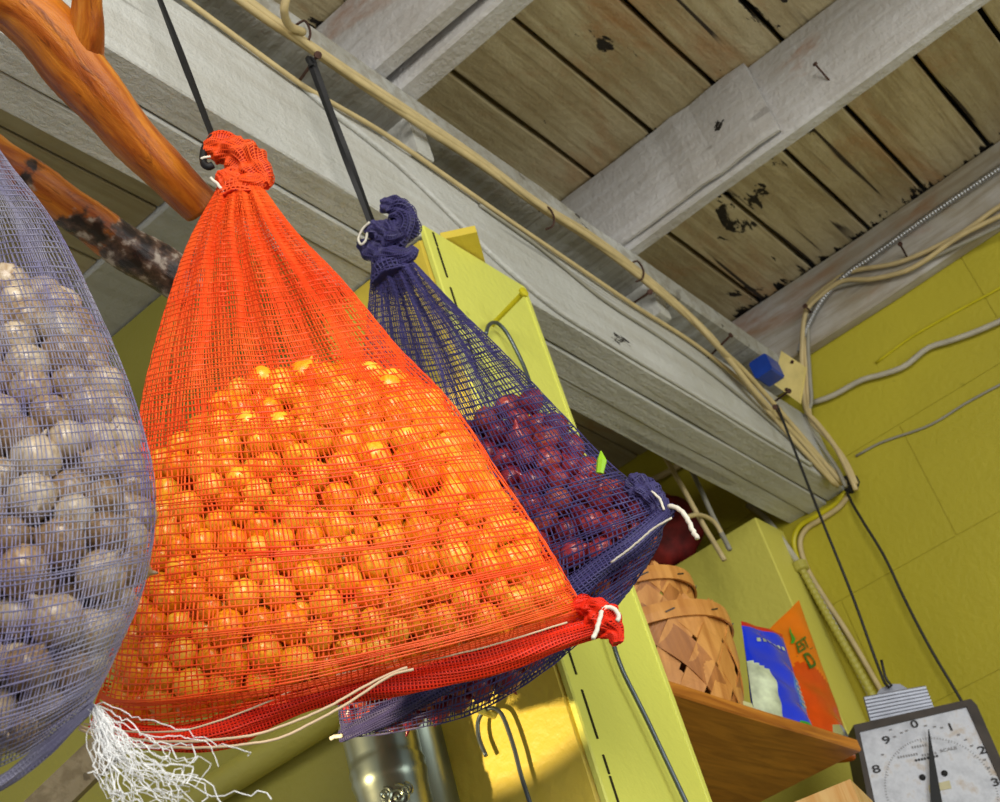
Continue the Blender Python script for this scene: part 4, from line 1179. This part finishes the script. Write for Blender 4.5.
# dial directions measured on the face itself
ex = sp_(966, 708, 0) - sp_(857, 731, 0); ex /= np.linalg.norm(ex); ey = np.cross(nm, ex); ey = ey if ey[2] > 0 else -ey
Mp = lambda a, b: cxy + ex * a + ey * b
def dial_xy(u, v):
    q = sp_(u, v, E1) - cxy; return q @ ex, q @ ey
rads = [np.hypot(*dial_xy(u, v)) for u, v in [(927, 733), (970, 748), (983, 790)]]
R = float(np.mean(rads))
mb = MB(); mbf = MB()
for txt, u, v, w_ in [('0', 914, 725, 1.5), ('1', 950, 728, 1.5), ('2', 981.5, 751, 1.6), ('3', 995, 783, 1.6), ('9', 886, 741, 1.6), ('8', 876, 770, 1.6)]:
    a, b = dial_xy(u, v); mbn_ = MB(); lettering(mbn_, txt, Mp, .029, w_, a, b, 0.0); obj('numeral', mbn_, m_ink, ts)
for i in range(120):
    an = math.radians(i * 3)
    r0_, r1_ = R * (1 if i % 10 else .97), R * 1.035
    d = np.array([math.sin(an), math.cos(an)]); p_ = np.array([d[1], -d[0]]) * .0008
    q = [d * r0_ - p_, d * r0_ + p_, d * r1_ + p_, d * r1_ - p_]
    if all(abs(c_[0]) < .3 for c_ in q): mbf.add([Mp(*c_) for c_ in q], [(0, 1, 2, 3)])
for u, v, wd in [(890, 730, 0), (901, 733, 0), (906, 731, 0), (925, 726, 0), (934, 727, 0), (941, 728, 0), (958, 735, 0), (965, 740, 0), (971, 746, 0), (984, 760, 0), (988, 768, 0), (882, 755, 0), (894, 737, 0)]:
    a, b = dial_xy(u, v); mbf.add([Mp(a - .004, b - .003), Mp(a + .004, b - .003), Mp(a + .004, b + .001), Mp(a - .004, b + .001)], [(0, 1, 2, 3)])
a, b = dial_xy(948, 750); lettering(mbf, 'SCALE', Mp, .011, 1.5, a, b)
for u0, u1, v in [(912, 930, 748), (898, 920, 758), (922, 938, 756)]:
    for k in range(int((u1 - u0) / 2.6)):
        a, b = dial_xy(u0 + k * 2.6, v - .2 * k * 2.6 * .9); mbf.add([Mp(a - .0015, b - .003), Mp(a + .0022, b - .003), Mp(a + .0022, b + .003), Mp(a - .0015, b + .003)], [(0, 1, 2, 3)])
for k in range(8):
    a, b = dial_xy(915.5 + k * 3, 761 - k * .62); mb.add([Mp(a - .003, b - .003), Mp(a + .0028, b - .003), Mp(a + .0028, b + .003), Mp(a - .003, b + .003)], [(0, 1, 2, 3)])
obj('printed_line', mb, m_ink, ts); obj('dial_marks', mbf, m_faint, ts)
mb = MB(); tip = sp_(927, 733, .016)
slab(mb, [(926.6, 732), (927.4, 732), (945, 830), (930, 830)], .014, .018); obj('needle', mb, m_black, ts, 'black tapered needle')
mb = MB()
for u, v in [(922, 778), (944, 774)]:
    mb = MB(); mb.lathe([(.001, .0), (.0085, .0), (.008, .005), (.003, .008)], 12, sp_(u, v, .002), nm)
    obj('screw', mb, m_black, ts)
mb = MB(); slab(mb, [(928, 786), (949, 781), (951, 789), (929, 793)], .003, .005); obj('tape_patch', mb, plain('old_tape', srgb(184, 176, 140), .5), ts)
# ribbed bracket behind
mb = MB()
tl, tr, brr, bll = (867, 690), (929, 679), (942, 712), (877, 726)
slab(mb, [tl, (880, 688), (884, 682), (893, 677), (904, 677), (912, 682), (915, 681.5), tr, brr, bll], -.05, -.045)
for k in range(10):
    t_ = (k + .6) / 10.2
    a = np.array(tl) * (1 - t_) + np.array(bll) * t_; b = np.array(tr) * (1 - t_) + np.array(brr) * t_
    mb.tube([sp_(*a, -.044), sp_(*((a + b) / 2), -.043), sp_(*b, -.044)], .0058, 6)
obj('ribbed_bracket', mb, plain('grey_aluminium', srgb(150, 152, 162), .4, .5), ts, 'ribbed grey metal hanger plate')
P = [pick(787, 403, 'y', 1.135)]
P = smooth_path([pick(777, 405, 'y', 1.15), sp_(820, 505, -.03), sp_(855, 590, -.035), sp_(887, 676, -.035), sp_(893, 684, -.03), sp_(894, 682, -.025), sp_(888, 676, -.02), sp_(883, 657, -.02)], 70)
mb = MB(); mb.tube(P, .0042, 6); obj('scale_wire', mb, m_blackwire, None, 'long dark wire with a hooked end holding up the dial scale', 'wire', smooth=True)

# ------------------------------------------------------------------ wooden box corner in front of the scale
mb = MB()
A = pd(850, 779, 2.6); 
dx = np.array([.97, .24, 0]); dy = np.array([-.24, .97, 0])
o0 = A
e1, e2 = dx * .2, dy * .2
mb.hexa([o0 + e2 - (0, 0, .2), o0 - (0, 0, .2), o0 + e1 - (0, 0, .2), o0 + e1 + e2 - (0, 0, .2), o0 + e2, o0, o0 + e1, o0 + e1 + e2])
obj('wooden_box', mb, wood('pale_box_wood', srgb(186, 132, 66), srgb(206, 168, 110), 2), None, 'corner of a pale wooden box peeking up in front of the dial scale', 'box')

# ------------------------------------------------------------------ tin bucket
n = NT('galvanised_tin')
sp2 = n.noise(7, 3, n.coords()); n.bump(n.noise(40, 3, n.coords()), .05, .002)
m_tin = n.done(n.ramp(sp2, [(.3, srgb(120, 130, 120)), (.7, srgb(168, 172, 150))]), .28, .9)
ct = np.array([1.93, 1.56, .55])
ctop = (pplane(342, 738, np.array([1.95, 1.55, 0]), np.array([.73, .40, 0])), pplane(414, 716, np.array([1.95, 1.55, 0]), np.array([.73, .40, 0])))
cen = (ctop[0] + ctop[1]) / 2; rad = np.linalg.norm(ctop[0] - ctop[1]) / 2
tt = thing('tin_bucket', (cen[0], cen[1], cen[2] - .42), 'grey galvanised tin pail with raised bands below the purple sack', 'bucket')
r_ = rad; H = .42
prof = [(.001, 0), (r_ * .86, 0), (r_ * .88, .01)]
for z in np.linspace(.02, H, 40):
    k = r_ * (.88 + .12 * z / H)
    for zb in (.315, .335, .12, .14):
        k += .0045 * math.exp(-((z - zb) / .006) ** 2)
    prof.append((k, z))
prof += [(r_ * 1.04, H + .002), (r_ * 1.04, H + .010), (r_ * .99, H + .010), (r_ * .97, H - .01), (r_ * .86, .02), (.001, .02)]
mb = MB(); mb.lathe(prof, 48, (cen[0], cen[1], cen[2] - H), closed=True)
obj('pail_body', mb, m_tin, tt, smooth=True)
mb = MB()
mid = pplane(402, 795, np.array([1.95 , 1.55, 0]), np.array([.73, .40, 0])); nn_ = -np.array([.73, .40, 0]) / np.linalg.norm([.73, .40])
aa = np.linspace(0, 4.5 * math.pi, 60); e_ = np.array([-.48, .875, 0])
nn2 = nn_
base_ = np.array([cen[0], cen[1], 0]) * 1.0; 
for k, (ca, cz, sc_) in enumerate([(0.25, -.16, .022), (.52, -.15, .012), (-.05, -.15, .012)]):
    an0 = math.atan2(nn_[1], nn_[0]) + ca
    P = []
    for a in aa:
        rr = sc_ * a / aa[-1]; da = rr * math.cos(a) / r_; dz = rr * math.sin(a)
        P.append([cen[0] + r_ * .975 * math.cos(an0 + da), cen[1] + r_ * .975 * math.sin(an0 + da), cen[2] + cz + dz])
    mb.tube(P, .0028, 5)
obj('scroll_relief', mb, m_tin, tt)
# second narrow tin behind
mb = MB(); c2 = cen + np.array([.08, -.015, 0.01])
mb.lathe([(.001, -.4), (.05, -.4), (.053, .0), (.056, .003), (.056, .012), (.05, .012), (.047, -.38), (.001, -.38)], 32, c2, closed=True)
obj('tin_can', mb, m_tin, None, 'narrow dark tin can wedged between the pail and the post', 'can', smooth=True)

# horizontal pipe on the partition, and weathered board below the grey sack
mb = MB(); P = [pick(235, 795, 'x', 2.13), pick(340, 741, 'x', 2.13)]
a = np.array([2.13, 1.53, 1.19]); mb.tube([(2.13, 1.535, 1.2), (2.13, 2.2, 1.2), (2.13, 3.0, 1.2), (2.13, 5.4, 1.2)], .034, 16)
obj('wall_pipe', mb, m_part, None, 'yellow painted pipe running along the partition wall low at left', 'pipe', smooth=True)
mb = MB(); q = pd(92, 760, 2.6)
d1 = np.array([.5, -.8, .0]); 
qa, qb = pd(20, 805, 2.5), pd(124, 706, 2.7)
mb.tube([qa + (qa - qb) * .3, qa, qb], .0, 4) if False else None
w1 = pd(104, 770, 2.5) - pd(84, 742, 2.5)
mb.hexa([qa, qb, qb + w1, qa + w1, qa + np.array([.02, .04, .0]), qb + np.array([.02, .04, 0]), qb + w1 + np.array([.02, .04, 0]), qa + w1 + np.array([.02, .04, 0])])
obj('weathered_board', mb, painted_wood('weathered_board', srgb(150, 138, 112), srgb(120, 108, 84), 1, .3, .2), None, 'weathered grey-tan board low behind the bottom of the grey sack', 'board')
